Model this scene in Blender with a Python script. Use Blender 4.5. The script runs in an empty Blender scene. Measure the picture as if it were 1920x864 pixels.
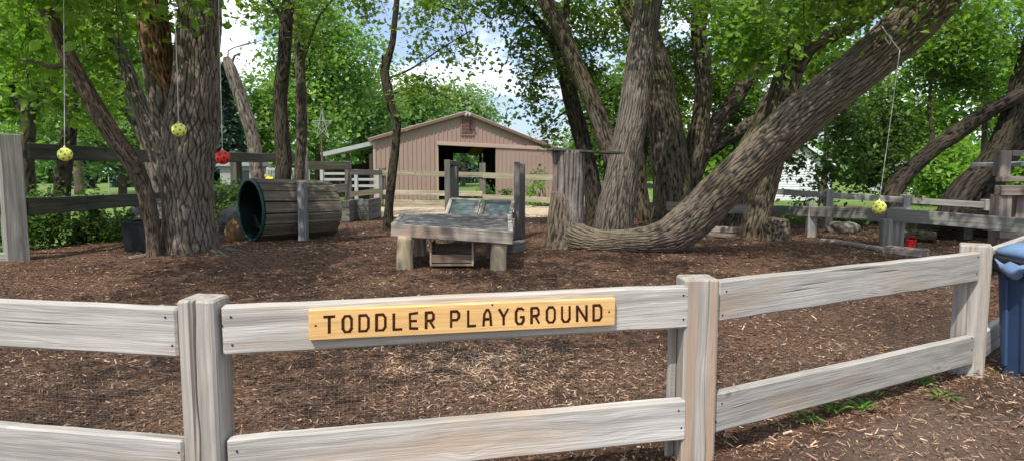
import bpy, math, random
import numpy as np
from mathutils import Vector, Matrix

random.seed(7)
rng = np.random.default_rng(11)
SC = bpy.context.scene
COL = SC.collection
PI = math.pi

# ------------------------------------------------------------------ camera
FPX = 1200.0
HORIZON = 318.0
PITCH = math.atan((432 - HORIZON) / FPX)
EYE = 1.0
cam_data = bpy.data.cameras.new('camera')
cam = bpy.data.objects.new('camera', cam_data)
COL.objects.link(cam)
cam_data.sensor_width = 36
cam_data.lens = FPX / 1920 * 36
cam_data.clip_start = 0.05
cam_data.clip_end = 3000
cam.location = (0, 0, EYE)
cam.rotation_euler = (PI / 2 - PITCH, 0, 0)
SC.camera = cam
CP, SP = math.cos(PITCH), math.sin(PITCH)


def ray(px, py):
    u = (px - 960) / FPX
    v = -(py - 432) / FPX
    return np.array([u, CP + v * SP, -SP + v * CP])


def P(px, py, Y):
    """world point seen at a pixel of the photograph at distance Y"""
    d = ray(px, py)
    return np.array([0, 0, EYE]) + d * (Y / d[1])


def G(px, py, z=0.0):
    """world point at height z seen at a pixel"""
    d = ray(px, py)
    return np.array([0, 0, EYE]) + d * ((z - EYE) / d[2])


def zt(x, y):
    """terrain height"""
    x = np.asarray(x, float)
    y = np.asarray(y, float)
    t = np.clip((y - 17.5) / 17, 0, 1)
    t = t * t * (3 - 2 * t)
    return -0.6 * t


# ------------------------------------------------------------------ noise
_perm = rng.permutation(512)
_perm = np.concatenate([_perm, _perm, _perm])
_grad = rng.normal(size=(512, 3))
_grad /= np.linalg.norm(_grad, axis=1)[:, None]


def perlin(p):
    p = np.asarray(p, float)
    i = np.floor(p).astype(int)
    f = p - i
    u = f * f * f * (f * (f * 6 - 15) + 10)
    out = np.zeros(len(p))
    for dx in (0, 1):
        for dy in (0, 1):
            for dz in (0, 1):
                h = _perm[(_perm[(_perm[(i[:, 0] + dx) & 511] + i[:, 1] + dy) & 511] + i[:, 2] + dz) & 511]
                g = _grad[h]
                w = (u[:, 0] if dx else 1 - u[:, 0]) * (u[:, 1] if dy else 1 - u[:, 1]) * (u[:, 2] if dz else 1 - u[:, 2])
                out += w * (g[:, 0] * (f[:, 0] - dx) + g[:, 1] * (f[:, 1] - dy) + g[:, 2] * (f[:, 2] - dz))
    return out * 1.6


def fbm(p, o=3):
    p = np.asarray(p, float)
    s = np.zeros(len(p))
    a = 1.0
    for k in range(o):
        s += a * perlin(p * 2 ** k + 13.7 * k)
        a *= .5
    return s


# ------------------------------------------------------------------ mesh buffer
class MB:
    def __init__(s):
        s.v, s.r, s.t, s.f = [], [], [], []
        s.n = 0

    def add(s, v, faces, rest=None, tint=None, mat=0):
        """faces: list of int arrays (M,k)"""
        v = np.asarray(v, float).reshape(-1, 3)
        s.v.append(v)
        s.r.append(v.copy() if rest is None else np.asarray(rest, float))
        if tint is None:
            tint = .5
        s.t.append(np.broadcast_to(np.asarray(tint, float), (len(v),)).copy())
        for fa in faces:
            fa = np.asarray(fa, int)
            if fa.size:
                s.f.append((fa + s.n, mat))
        s.n += len(v)

    def build(s, name, mats, parent=None, origin=None, smooth=False):
        if not isinstance(mats, (list, tuple)):
            mats = [mats]
        V = np.concatenate(s.v)
        R = np.concatenate(s.r)
        T = np.concatenate(s.t)
        if origin is None:
            mn, mx = V.min(0), V.max(0)
            origin = np.array([(mn[0] + mx[0]) / 2, (mn[1] + mx[1]) / 2, mn[2]])
        origin = np.asarray(origin, float)
        me = bpy.data.meshes.new(name)
        me.vertices.add(len(V))
        me.vertices.foreach_set('co', (V - origin).astype(np.float32).ravel())
        vi = np.concatenate([f.ravel() for f, m in s.f])
        ks = np.concatenate([np.full(len(f), f.shape[1]) for f, m in s.f])
        ms = np.concatenate([np.full(len(f), m) for f, m in s.f])
        st = np.concatenate([[0], np.cumsum(ks)[:-1]])
        me.loops.add(len(vi))
        me.loops.foreach_set('vertex_index', vi.astype(np.int32))
        me.polygons.add(len(ks))
        me.polygons.foreach_set('loop_start', st.astype(np.int32))
        me.polygons.foreach_set('material_index', ms.astype(np.int32))
        me.polygons.foreach_set('use_smooth', np.full(len(ks), bool(smooth)))
        a = me.attributes.new('rest', 'FLOAT_VECTOR', 'POINT')
        a.data.foreach_set('vector', R.astype(np.float32).ravel())
        a = me.attributes.new('tint', 'FLOAT', 'POINT')
        a.data.foreach_set('value', T.astype(np.float32))
        for m in mats:
            me.materials.append(m)
        me.update()
        me.validate()
        o = bpy.data.objects.new(name, me)
        COL.objects.link(o)
        if parent is not None:
            o.parent = parent
            pl = np.array(parent.get('_o', (0, 0, 0)))
            o.location = origin - pl
        else:
            o.location = origin
        o['_o'] = tuple(float(q) for q in origin)
        return o


def tag(o, label=None, cat=None, group=None, kind=None):
    if label:
        o['label'] = label
    if cat:
        o['category'] = cat
    if group:
        o['group'] = group
    if kind:
        o['kind'] = kind
    return o


def thing(name, label, cat, loc, group=None):
    o = bpy.data.objects.new(name, None)
    o.empty_display_size = .1
    COL.objects.link(o)
    o.location = tuple(float(q) for q in loc)
    o['_o'] = tuple(float(q) for q in loc)
    return tag(o, label, cat, group)


def dup_thing(root, newloc, label, rotz=0.0):
    c = root.copy()
    COL.objects.link(c)
    c.location = tuple(float(q) for q in newloc)
    c.rotation_euler = (0, 0, rotz)
    c['_o'] = tuple(float(q) for q in newloc)
    c['label'] = label
    for ch in list(root.children):
        d = ch.copy()
        COL.objects.link(d)
        d.parent = c
        for g in list(ch.children):
            e = g.copy()
            COL.objects.link(e)
            e.parent = d
    return c


def nrm(v):
    v = np.asarray(v, float)
    return v / (np.linalg.norm(v) + 1e-12)


# ------------------------------------------------------------------ boards
def board(mb, p0, p1, w, h, up=(0, 0, 1), bev=.005, wob=.0015, seg=None, tint=None, mat=0, sag=0.0):
    """chamfered plank. p0->p1 centre line, h along up, w across"""
    p0 = np.asarray(p0, float)
    p1 = np.asarray(p1, float)
    L = np.linalg.norm(p1 - p0)
    x = (p1 - p0) / L
    y = nrm(np.cross(np.asarray(up, float), x))
    z = np.cross(x, y)
    if seg is None:
        seg = max(2, min(24, int(L / .12)))
    bev = min(bev, w * .3, h * .3)
    st = np.concatenate([[0, bev], np.linspace(bev, L - bev, seg + 1)[1:-1], [L - bev, L]])
    n = len(st)
    a, b = w / 2, h / 2
    oct_ = np.array([[a - bev, b], [a, b - bev], [a, -b + bev], [a - bev, -b], [-a + bev, -b], [-a, -b + bev], [-a, b - bev], [-a + bev, b]])
    octs = np.array([[a - bev, b - bev], [a - bev, b - bev], [a - bev, -b + bev], [a - bev, -b + bev], [-a + bev, -b + bev], [-a + bev, -b + bev], [-a + bev, b - bev], [-a + bev, b - bev]])
    off = rng.uniform(-40, 40, 3)
    V, R = [], []
    for i, s_ in enumerate(st):
        o = octs if i in (0, n - 1) else oct_
        q = np.column_stack([np.full(8, s_), o])
        if wob:
            nz = np.array([[0, rng.normal() * wob * .6, rng.normal() * wob * .6]])
            q = q + nz
        q[:, 2] -= sag * 4 * (s_ / L) * (1 - s_ / L)
        V.append(p0 + q[:, :1] * x + q[:, 1:2] * y + q[:, 2:] * z)
        R.append(q + off)
    V = np.concatenate(V)
    R = np.concatenate(R)
    F = []
    for i in range(n - 1):
        for k in range(8):
            k2 = (k + 1) % 8
            F.append([i * 8 + k, i * 8 + k2, (i + 1) * 8 + k2, (i + 1) * 8 + k])
    caps = [list(range(7, -1, -1)), [(n - 1) * 8 + k for k in range(8)]]
    mb.add(V, [np.array(F)[:, ::-1], np.array(caps)[:, ::-1]], R, rng.uniform(0, 1) if tint is None else tint, mat)


def board_obj(name, p0, p1, w, h, mat, parent, **k):
    m = MB()
    board(m, p0, p1, w, h, **k)
    return m.build(name, mat, parent)


def box(mb, lo, hi, tint=None, mat=0):
    lo = np.asarray(lo, float)
    hi = np.asarray(hi, float)
    v = np.array([[x, y, z] for x in (lo[0], hi[0]) for y in (lo[1], hi[1]) for z in (lo[2], hi[2])])
    f = np.array([[0, 1, 3, 2], [4, 6, 7, 5], [0, 4, 5, 1], [2, 3, 7, 6], [0, 2, 6, 4], [1, 5, 7, 3]])
    mb.add(v, [f], None, tint, mat)


def obox(mb, c, ax, ay, az, tint=None, mat=0):
    """oriented box, half axes"""
    c, ax, ay, az = [np.asarray(q, float) for q in (c, ax, ay, az)]
    v = np.array([c + i * ax + j * ay + k * az for i in (-1, 1) for j in (-1, 1) for k in (-1, 1)])
    f = np.array([[0, 1, 3, 2], [4, 6, 7, 5], [0, 4, 5, 1], [2, 3, 7, 6], [0, 2, 6, 4], [1, 5, 7, 3]])
    mb.add(v, [f], None, tint, mat)


# ------------------------------------------------------------------ tubes
def spline(pts, step):
    """Catmull-Rom through rows of pts (any columns), about every `step` metres"""
    pts = np.asarray(pts, float)
    if len(pts) == 2:
        n = max(2, int(np.linalg.norm(pts[1, :3] - pts[0, :3]) / step) + 1)
        t = np.linspace(0, 1, n)[:, None]
        return pts[0] * (1 - t) + pts[1] * t
    q = np.vstack([2 * pts[0] - pts[1], pts, 2 * pts[-1] - pts[-2]])
    out = []
    for i in range(1, len(q) - 2):
        L = np.linalg.norm(q[i + 1, :3] - q[i, :3])
        n = max(1, int(round(L / step)))
        t = (np.arange(n) / n)[:, None]
        a, b, c, d = q[i - 1], q[i], q[i + 1], q[i + 2]
        out.append(.5 * ((2 * b) + (c - a) * t + (2 * a - 5 * b + 4 * c - d) * t * t + (3 * b - a - 3 * c + d) * t ** 3))
    out.append(q[-2][None])
    return np.vstack(out)


def frames(C):
    n = len(C)
    T = np.gradient(C, axis=0)
    T /= np.linalg.norm(T, axis=1)[:, None] + 1e-12
    U = np.zeros_like(T)
    ref = np.array([0, -1, 0]) if abs(T[0][1]) < .9 else np.array([1, 0, 0])
    u = nrm(ref - T[0] * ref.dot(T[0]))
    for i in range(n):
        u = nrm(u - T[i] * u.dot(T[i]))
        U[i] = u
    W = np.cross(T, U)
    return T, U, W


def tube(mb, pts, nseg=24, step=.05, bark=0.0, freq=9.0, flare=0.0, flare_len=.35, lump=.05, mat=0, cap=True,
         tint=None, furrow=.2, twist=0.0):
    """pts rows: x,y,z,r.  bark = furrow depth in metres"""
    S = spline(pts, step)
    C, r = S[:, :3], np.maximum(S[:, 3], .0008)
    T, U, W = frames(C)
    n = len(C)
    s = np.concatenate([[0], np.cumsum(np.linalg.norm(np.diff(C, axis=0), axis=1))])
    th = np.linspace(0, 2 * PI, nseg, endpoint=False)
    ct, sn = np.cos(th), np.sin(th)
    rr = np.repeat(r[:, None], nseg, 1)
    off = rng.uniform(-30, 30, 3)
    rref = np.maximum(r, .02)
    tw = twist * s[:, None]
    rest = np.stack([rref[:, None] * np.cos(th[None] + tw), rref[:, None] * np.sin(th[None] + tw), np.repeat(s[:, None], nseg, 1)], -1) + off
    rf = rest.reshape(-1, 3)
    if lump:
        rr = rr * (1 + lump * fbm(rf * np.array([3., 3., 2.0]), 2).reshape(n, nseg))
    if flare:
        e = np.exp(-s / flare_len)[:, None]
        ph = rng.uniform(0, 6)
        rr = rr * (1 + flare * e * (1 + .35 * np.cos(5 * th + ph)[None] + .25 * np.cos(3 * th + 2 * ph)[None]))
    cav = np.zeros(n * nseg)
    if bark:
        sp = .55 / freq                       # furrow spacing round the trunk
        nl = max(5, int(round(2 * PI * float(np.median(r)) / sp)))
        TH = np.broadcast_to(th[None], (n, nseg)).ravel()
        SS = np.repeat(s, nseg)
        q = rf * np.array([1., 1., furrow]) / sp
        w1 = perlin(q * .42 + 5) * 2.6 + perlin(q * 1.0 + 17) * 1.0
        w2 = perlin(q * .42 + 55) * 2.6 + perlin(q * 1.0 + 77) * 1.0
        a_ = PI / (sp / furrow) * .55
        l1 = np.abs(np.sin((nl * TH + a_ * SS + TH * 0) * .5 * 2 / 2 + w1)) if nl % 2 == 0 else np.abs(np.sin((nl + 1) * TH * .5 + a_ * SS + w1))
        l2 = np.abs(np.sin((nl + (nl % 2)) * TH * .5 - a_ * SS + w2))
        lw = .34 + .14 * perlin(q * .6 + 99)
        f1 = np.exp(-(l1 / lw) ** 2)
        f2 = np.exp(-(l2 / lw) ** 2) * .8
        cut = np.exp(-(perlin(q * np.array([.7, .7, 2.6]) + 41) / .07) ** 2) * .35
        cav = np.clip(np.maximum(f1, f2) + cut * .7, 0, 1.1)
        d = bark * (.5 - cav + .22 * perlin(q * 2.2))
        fade = np.clip((s[-1] - s) / .02, 0, 1)
        rr = rr + (d.reshape(n, nseg))
    V = C[:, None] + rr[..., None] * (ct[None, :, None] * U[:, None] + sn[None, :, None] * W[:, None])
    i = np.arange(n - 1)[:, None]
    k = np.arange(nseg)[None]
    k2 = (k + 1) % nseg
    F = np.stack([i * nseg + k, i * nseg + k2, (i + 1) * nseg + k2, (i + 1) * nseg + k], -1).reshape(-1, 4)
    Vf = V.reshape(-1, 3)
    tt = cav if bark else (np.full(n * nseg, .3) if tint is None else np.full(n * nseg, tint))
    faces = [F]
    if cap:
        Vf = np.vstack([Vf, C[0][None], C[-1][None]])
        rf = np.vstack([rf, rf[:1], rf[-1:]])
        tt = np.concatenate([tt, [.3, .3]])
        a, b = n * nseg, n * nseg + 1
        kk = np.arange(nseg)
        kk2 = (kk + 1) % nseg
        faces.append(np.stack([np.full(nseg, a), kk2, kk], -1))
        faces.append(np.stack([np.full(nseg, b), (n - 1) * nseg + kk, (n - 1) * nseg + kk2], -1))
    mb.add(Vf, faces, rf, tt, mat)
    return S


def pixpath(rows):
    """rows (px, py, width_px, Y) -> x,y,z,r"""
    out = []
    for px, py, w, Y in rows:
        p = P(px, py, Y)
        d = np.linalg.norm(p - [0, 0, EYE]) / math.sqrt(1 + ((px - 960) / FPX) ** 2 + ((py - 432) / FPX) ** 2)
        out.append([p[0], p[1], p[2], w * d / FPX / 2 * .93])
    return np.array(out)


def thin(mb, a, b, r, n=4, mat=0, tint=.5):
    tube(mb, [[*a, r], [*b, r]], nseg=n, step=99, lump=0, mat=mat, tint=tint)


# ------------------------------------------------------------------ leaves
def leaves(mb, C, size, droop=.35, mat=0, tint=None, long=1.0, fold=.25, six=False):
    """one folded leaf per row of C"""
    C = np.asarray(C, float)
    n = len(C)
    d = rng.normal(size=(n, 3))
    d[:, 2] = d[:, 2] * .5 - droop
    d /= np.linalg.norm(d, axis=1)[:, None]
    nn = rng.normal(size=(n, 3)) * .75
    nn[:, 2] += .9
    side = np.cross(d, nn)
    side /= np.linalg.norm(side, axis=1)[:, None] + 1e-9
    up = np.cross(side, d)
    s = (size * rng.uniform(.45, 1.4, n))[:, None]
    L = s * long
    if six:
        b = C
        l1 = C + d * L * .3 + side * s * .3 + up * s * fold * .3
        l2 = C + d * L * .62 + side * s * .27 + up * s * fold * .2
        t = C + d * L
        r2 = C + d * L * .62 - side * s * .27 + up * s * fold * .2
        r1 = C + d * L * .3 - side * s * .3 + up * s * fold * .3
        V = np.stack([b, l1, l2, t, r2, r1], 1).reshape(-1, 3)
        i = np.arange(n)[:, None] * 6
        F = np.concatenate([i + np.array([[0, 3, 2, 1]]), i + np.array([[0, 5, 4, 3]])])
        k = 6
    else:
        b = C
        l = C + d * L * .42 + side * s * .32 + up * s * fold * .35
        t = C + d * L
        r = C + d * L * .42 - side * s * .32 + up * s * fold * .35
        V = np.stack([b, l, t, r], 1).reshape(-1, 3)
        i = np.arange(n)[:, None] * 4
        F = np.concatenate([i + np.array([[0, 2, 1]]), i + np.array([[0, 3, 2]])])
        k = 4
    if tint is None:
        tint = rng.uniform(0, 1, n)
    mb.add(V, [F], None, np.repeat(tint, k), mat)


def clump_crown(mb, blobs, size, per=26, rad=.22, mat_leaf=0, mat_twig=1, twig=True, droop=.35, shell=.35,
                thresh=-.15, tlen=.55, six=False, fill=1.0):
    """blobs: (centre, (rx,ry,rz), clusters).  leafy twigs spread through each ellipsoid with noise gaps"""
    for bl in blobs:
        c, R, n = bl[:3]
        c = np.asarray(c, float)
        R = np.asarray(R, float) * np.ones(3)
        u = rng.normal(size=(n * 3, 3))
        u /= np.linalg.norm(u, axis=1)[:, None]
        rad_ = (shell + (1 - shell) * rng.uniform(0, 1, (n * 3, 1))) ** .6
        p = c + u * rad_ * R
        keep = perlin(p * (1.1 / max(.4, R.max() ** .35)) + 3.3) > thresh
        p, u = p[keep][:n], u[keep][:n]
        m = len(p)
        if m == 0:
            continue
        out = u * [1, 1, .4] + rng.normal(size=(m, 3)) * .45
        out[:, 2] -= droop * .8
        out /= np.linalg.norm(out, axis=1)[:, None]
        L = tlen * rng.uniform(.5, 1.2, (m, 1))
        base = p - out * L * .5
        t = rng.uniform(0, 1, (m, per, 1))
        Lc = base[:, None] + out[:, None] * L[:, None] * t
        Lc[..., 2] -= (t[..., 0] ** 2) * L * .35 * droop * 2
        Lc = Lc + rng.normal(size=(m, per, 3)) * rad * .5 * (.5 + t * .7)
        ctint = np.clip(rng.normal(.5, .2, (m, 1)) + rng.normal(0, .12, (m, per)), 0, 1)
        leaves(mb, Lc.reshape(-1, 3), size, droop, mat_leaf, ctint.ravel(), six=six)
        if twig:
            tr = .006 * np.ones(m) * (size / .09)
            a = base
            b = base + out * L
            b[:, 2] -= (L * .35 * droop * 2)[:, 0]
            mid = base + out * L * .5
            mid[:, 2] -= (L * .35 * droop * .5)[:, 0]
            e1 = np.cross(out, [0, 0, 1.0])
            e1 /= np.linalg.norm(e1, axis=1)[:, None] + 1e-9
            e2 = np.cross(out, e1)
            V = []
            for q, k in ((a, 1.0), (mid, .7), (b, .3)):
                for j in range(3):
                    an = j * 2 * PI / 3
                    V.append(q + (e1 * math.cos(an) + e2 * math.sin(an)) * (tr * k)[:, None])
            V = np.stack(V, 1).reshape(-1, 3)
            i = np.arange(m)[:, None] * 9
            F = []
            for lv in (0, 3):
                for j in range(3):
                    j2 = (j + 1) % 3
                    F.append(i + np.array([[lv + j, lv + j2, lv + 3 + j2, lv + 3 + j]]))
            mb.add(V, [np.concatenate(F)], None, .3, mat_twig)


def rock(mb, c, R, seed=0, amp=.25, sub=24, mat=0):
    """lumpy boulder"""
    nu, nv = sub * 2, sub
    th = np.linspace(0, 2 * PI, nu, endpoint=False)
    ph = np.linspace(.02, PI - .02, nv)
    D = np.stack([np.outer(np.sin(ph), np.cos(th)), np.outer(np.sin(ph), np.sin(th)), np.outer(np.cos(ph), np.ones(nu))], -1).reshape(-1, 3)
    r = 1 + amp * fbm(D * 1.4 + seed * 7.1, 4) - amp * .6 * np.abs(perlin(D * 2.2 + seed))
    V = np.asarray(c) + D * r[:, None] * np.asarray(R)
    i = np.arange(nv - 1)[:, None]
    k = np.arange(nu)[None]
    k2 = (k + 1) % nu
    F = np.stack([i * nu + k, (i + 1) * nu + k, (i + 1) * nu + k2, i * nu + k2], -1).reshape(-1, 4)
    mb.add(V, [F, np.arange(nu)[None], np.arange((nv - 1) * nu + nu - 1, (nv - 1) * nu - 1, -1)[None]], V, .5, mat)


# ------------------------------------------------------------------ materials
class NT:
    def __init__(s, name):
        s.m = bpy.data.materials.new(name)
        s.m.use_nodes = True
        s.t = s.m.node_tree
        s.t.nodes.clear()
        s.out = s.t.nodes.new('ShaderNodeOutputMaterial')

    def n(s, kind, **k):
        nd = s.t.nodes.new('ShaderNode' + kind)
        for a, b in k.items():
            if a == 'ins':
                for i, v in b.items():
                    if hasattr(v, 'is_output'):
                        s.t.links.new(v, nd.inputs[i])
                    else:
                        nd.inputs[i].default_value = v
            else:
                setattr(nd, a, b)
        return nd

    def attr(s, name='rest', vec=True):
        a = s.n('Attribute', attribute_name=name)
        return a.outputs['Vector'] if vec else a.outputs['Fac']

    def scale(s, v, sc, loc=(0, 0, 0)):
        return s.n('Mapping', ins={'Vector': v, 'Scale': sc, 'Location': loc}).outputs[0]

    def noise(s, v, scale=5., detail=3., rough=.5, dist=0., col=False):
        nd = s.n('TexNoise', ins={'Vector': v, 'Scale': scale, 'Detail': detail, 'Roughness': rough, 'Distortion': dist})
        return nd.outputs['Color' if col else 'Fac']

    def ramp(s, f, stops, interp='LINEAR'):
        nd = s.n('ValToRGB', ins={'Fac': f})
        cr = nd.color_ramp
        cr.interpolation = interp
        while len(cr.elements) < len(stops):
            cr.elements.new(.5)
        for e, (p, c) in zip(cr.elements, stops):
            e.position = p
            e.color = (*c, 1) if hasattr(c, '__len__') else (c, c, c, 1)
        return nd.outputs['Color']

    def mix(s, f, a, b, mode='MIX'):
        nd = s.n('Mix', data_type='RGBA', blend_type=mode)
        for sock, v in ((0, f), (6, a), (7, b)):
            if hasattr(v, 'is_output'):
                s.t.links.new(v, nd.inputs[sock])
            elif sock == 0:
                nd.inputs[0].default_value = v
            else:
                nd.inputs[sock].default_value = (*v, 1) if hasattr(v, '__len__') else (v, v, v, 1)
        return nd.outputs[2]

    def math(s, op, a, b=0., c=0., clamp=False):
        nd = s.n('Math', operation=op, use_clamp=clamp)
        for i, v in enumerate((a, b, c)):
            if hasattr(v, 'is_output'):
                s.t.links.new(v, nd.inputs[i])
            else:
                nd.inputs[i].default_value = v
        return nd.outputs[0]

    def bump(s, h, strength=.5, dist=.01):
        return s.n('Bump', ins={'Height': h, 'Strength': strength, 'Distance': dist}).outputs[0]

    def bsdf(s, col, rough=.8, bump=None, spec=.3, **k):
        ins = {'Base Color': col if hasattr(col, 'is_output') else (*col, 1), 'Roughness': rough, 'Specular IOR Level': spec}
        if bump is not None:
            ins['Normal'] = bump
        ins.update(k)
        b = s.n('BsdfPrincipled', ins=ins)
        s.t.links.new(b.outputs[0], s.out.inputs[0])
        return s.m


def mat_wood(name, dark, mid, light, warm=None, contrast=1.0, knots=True, green=0.0, grain=1.0, bumpy=.5, ringamt=.3, warmv=(1.2, 5, 5), warmamt=.55):
    """grain along x of 'rest'"""
    t = NT(name)
    r = t.attr()
    # knots distort the grain
    kv = t.scale(r, (2.6, .7, 5.5))
    vor = t.n('TexVoronoi', ins={'Vector': kv, 'Scale': 1.0, 'Randomness': 1.0})
    kd = vor.outputs['Distance']
    warp = t.math('MULTIPLY', t.math('POWER', 2.718, t.math('MULTIPLY', kd, -9.0)), 1.1)
    lowv = t.noise(t.scale(r, (1.3, 9, 9)), 1.0, 2)
    wsum = t.math('ADD', t.math('MULTIPLY', lowv, 1.3), warp if knots else 0.0)
    comb = t.n('CombineXYZ', ins={'X': 0.0, 'Y': wsum, 'Z': wsum}).outputs[0]
    gv = t.n('VectorMath', operation='ADD', ins={0: t.scale(r, (.9 * grain, 26 * grain, 26 * grain)), 1: comb}).outputs[0]
    g1 = t.noise(gv, 1.0, 4, .6, .15)
    ring = t.n('TexWave', wave_type='BANDS', bands_direction='Z', ins={'Vector': t.n('VectorMath', operation='ADD', ins={0: t.scale(r, (.25, 10, 14)), 1: comb}).outputs[0], 'Scale': 1.0, 'Distortion': 2.5, 'Detail': 2.0, 'Detail Scale': .8}).outputs['Fac']
    fine = t.noise(t.scale(r, (6, 240, 240)), 1.0, 3, .6)
    c = t.ramp(g1, [(.5 - .22 / contrast, dark), (.5, mid), (.5 + .2 / contrast, light)])
    c = t.mix(t.math('MULTIPLY', t.ramp(ring, [(.0, 1.), (.30, 0.)]), ringamt), c, tuple(q * .5 for q in mid))
    if warm is not None:
        w = t.ramp(t.noise(t.scale(r, warmv, (3, 3, 3)), 1.3, 3), [(.5, 0.), (.68, 1.)])
        c = t.mix(t.math('MULTIPLY', w, warmamt), c, warm)
    blot = t.noise(t.scale(r, (2, 6, 6)), 1.7, 4, .6)
    c = t.mix(t.math('MULTIPLY', t.ramp(blot, [(.35, 1.), (.6, 0.)]), .35), c, tuple(q * .6 for q in mid), 'MIX')
    if green:
        gm = t.ramp(t.noise(t.scale(r, (1, 2, 2)), 2.2, 4, .6), [(.42, 0.), (.65, 1.)])
        c = t.mix(t.math('MULTIPLY', gm, green), c, (.11, .13, .05))
    c = t.mix(t.math('MULTIPLY', t.ramp(fine, [(.3, 1.), (.55, 0.)]), .4), c, tuple(q * .45 for q in mid))
    crack = t.ramp(t.noise(t.n('VectorMath', operation='ADD', ins={0: t.scale(r, (.8, 42, 42), (9, 2, 5)), 1: comb}).outputs[0], 1.0, 2, .5), [(.27, 1.), (.33, 0.)])
    c = t.mix(t.math('MULTIPLY', crack, .7), c, tuple(q * .25 for q in dark))
    if knots:
        km = t.ramp(kd, [(.045, 1.), (.085, 0.)])
        c = t.mix(t.math('MULTIPLY', km, .75), c, tuple(q * .4 for q in dark))
    tn = t.attr('tint', False)
    c = t.mix(1.0, c, t.ramp(tn, [(0., .82), (1., 1.12)]), 'MULTIPLY')
    h = t.math('SUBTRACT', t.math('ADD', g1, t.math('MULTIPLY', fine, .5)), crack)
    return t.bsdf(c, .85, t.bump(h, bumpy, .004), .15)


def mat_bark(name, dark, mid, light, moss=0.0, mosscol=(.12, .12, .04), scale=1.0, patch=None, cavamt=.92):
    """grain along z of 'rest', furrows in 'tint'"""
    t = NT(name)
    r = t.attr()
    n1 = t.noise(t.scale(r, (22 * scale, 22 * scale, 5 * scale)), 1.0, 5, .65, .3)
    n2 = t.noise(t.scale(r, (90 * scale, 90 * scale, 30 * scale)), 1.0, 3, .6)
    big = t.noise(t.scale(r, (2, 2, 1.2)), 1.0, 3)
    c = t.ramp(n1, [(.3, dark), (.5, mid), (.72, light)])
    c = t.mix(t.math('MULTIPLY', t.ramp(n2, [(.3, 1.), (.6, 0.)]), .5), c, dark)
    c = t.mix(t.ramp(big, [(.35, .35), (.6, 0.)]), c, tuple(q * .6 for q in mid))
    if patch is not None:
        pm = t.ramp(t.noise(t.scale(r, (3, 3, 1.4), (5, 5, 5)), 1.0, 3), [(.58, 0.), (.68, 1.)])
        c = t.mix(t.math('MULTIPLY', pm, .6), c, patch)
    if moss:
        mm = t.ramp(t.noise(t.scale(r, (2.2, 2.2, 1), (2, 7, 1)), 1.0, 4, .65), [(.45, 0.), (.62, 1.)])
        c = t.mix(t.math('MULTIPLY', mm, moss), c, mosscol)
    cv = t.attr('tint', False)
    c = t.mix(t.math('MULTIPLY', t.ramp(cv, [(.18, 0.), (.8, 1.)]), cavamt), c, tuple(q * .35 for q in dark))
    h = t.math('ADD', n1, t.math('MULTIPLY', n2, .4))
    return t.bsdf(c, .9, t.bump(h, .8, .012), .1)


def mat_leaf(name, dark, light, trans=.35, yellow=None, rough=.45):
    t = NT(name)
    tn = t.attr('tint', False)
    geo = t.n('NewGeometry')
    pn = t.noise(geo.outputs['Position'], .9, 2)
    f = t.math('ADD', t.math('MULTIPLY', tn, .65), t.math('MULTIPLY', pn, .35))
    stops = [(.15, dark), (.8, light)]
    if yellow:
        stops.append((.97, yellow))
    c = t.ramp(f, stops)
    b = t.n('BsdfPrincipled', ins={'Base Color': c, 'Roughness': rough, 'Specular IOR Level': .35})
    tc = t.mix(1.0, c, (1.35, 1.6, .6), 'MULTIPLY')
    tr = t.n('BsdfTranslucent', ins={'Color': tc})
    ms = t.n('MixShader', ins={0: trans, 1: b.outputs[0], 2: tr.outputs[0]})
    t.t.links.new(ms.outputs[0], t.out.inputs[0])
    return t.m


def mat_plain(name, col, rough=.6, spec=.3, var=.15, scale=6., bump=.0, **k):
    t = NT(name)
    g = t.n('TexCoord').outputs['Object']
    n = t.noise(g, scale, 4, .6)
    lo = tuple(q * (1 - var) for q in col)
    hi = tuple(min(1, q * (1 + var)) for q in col)
    c = t.ramp(n, [(.3, lo), (.7, hi)])
    bp = t.bump(t.noise(g, scale * 6, 4, .6), bump, .01) if bump else None
    return t.bsdf(c, rough, bp, spec, **k)


def mat_rock(name, a, b, c3):
    t = NT(name)
    r = t.attr()
    n = t.noise(r, 6., 6, .65)
    f = t.noise(r, 60., 4, .6)
    c = t.ramp(n, [(.32, a), (.5, b), (.7, c3)])
    c = t.mix(t.math('MULTIPLY', f, .5), c, tuple(q * .5 for q in a))
    return t.bsdf(c, .9, t.bump(t.math('ADD', n, t.math('MULTIPLY', f, .3)), .8, .03), .2)
# ================================================================== world, sun
SUN_EL, SUN_AZ = 56.0, 205.0      # azimuth: compass-like, measured clockwise from +Y; the sun stands behind the camera, a little left
w = bpy.data.worlds.new('World')
SC.world = w
w.use_nodes = True
nt = w.node_tree
nt.nodes.clear()
wo = nt.nodes.new('ShaderNodeOutputWorld')
bg = nt.nodes.new('ShaderNodeBackground')
sky = nt.nodes.new('ShaderNodeTexSky')
sky.sky_type = 'NISHITA'
sky.sun_disc = False
sky.sun_elevation = math.radians(SUN_EL)
sky.sun_rotation = math.radians(SUN_AZ)
sky.air_density = 1.0
sky.dust_density = 1.5
sky.ozone_density = 1.5
tc = nt.nodes.new('ShaderNodeTexCoord')
mp = nt.nodes.new('ShaderNodeMapping')
mp.inputs['Scale'].default_value = (2.2, 2.2, 5.5)
mp.inputs['Location'].default_value = (.35, .2, .15)
nt.links.new(tc.outputs['Generated'], mp.inputs['Vector'])
nz = nt.nodes.new('ShaderNodeTexNoise')
nz.inputs['Scale'].default_value = 1.6
nz.inputs['Detail'].default_value = 7
nz.inputs['Roughness'].default_value = .55
nt.links.new(mp.outputs[0], nz.inputs['Vector'])
cr = nt.nodes.new('ShaderNodeValToRGB')
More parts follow.
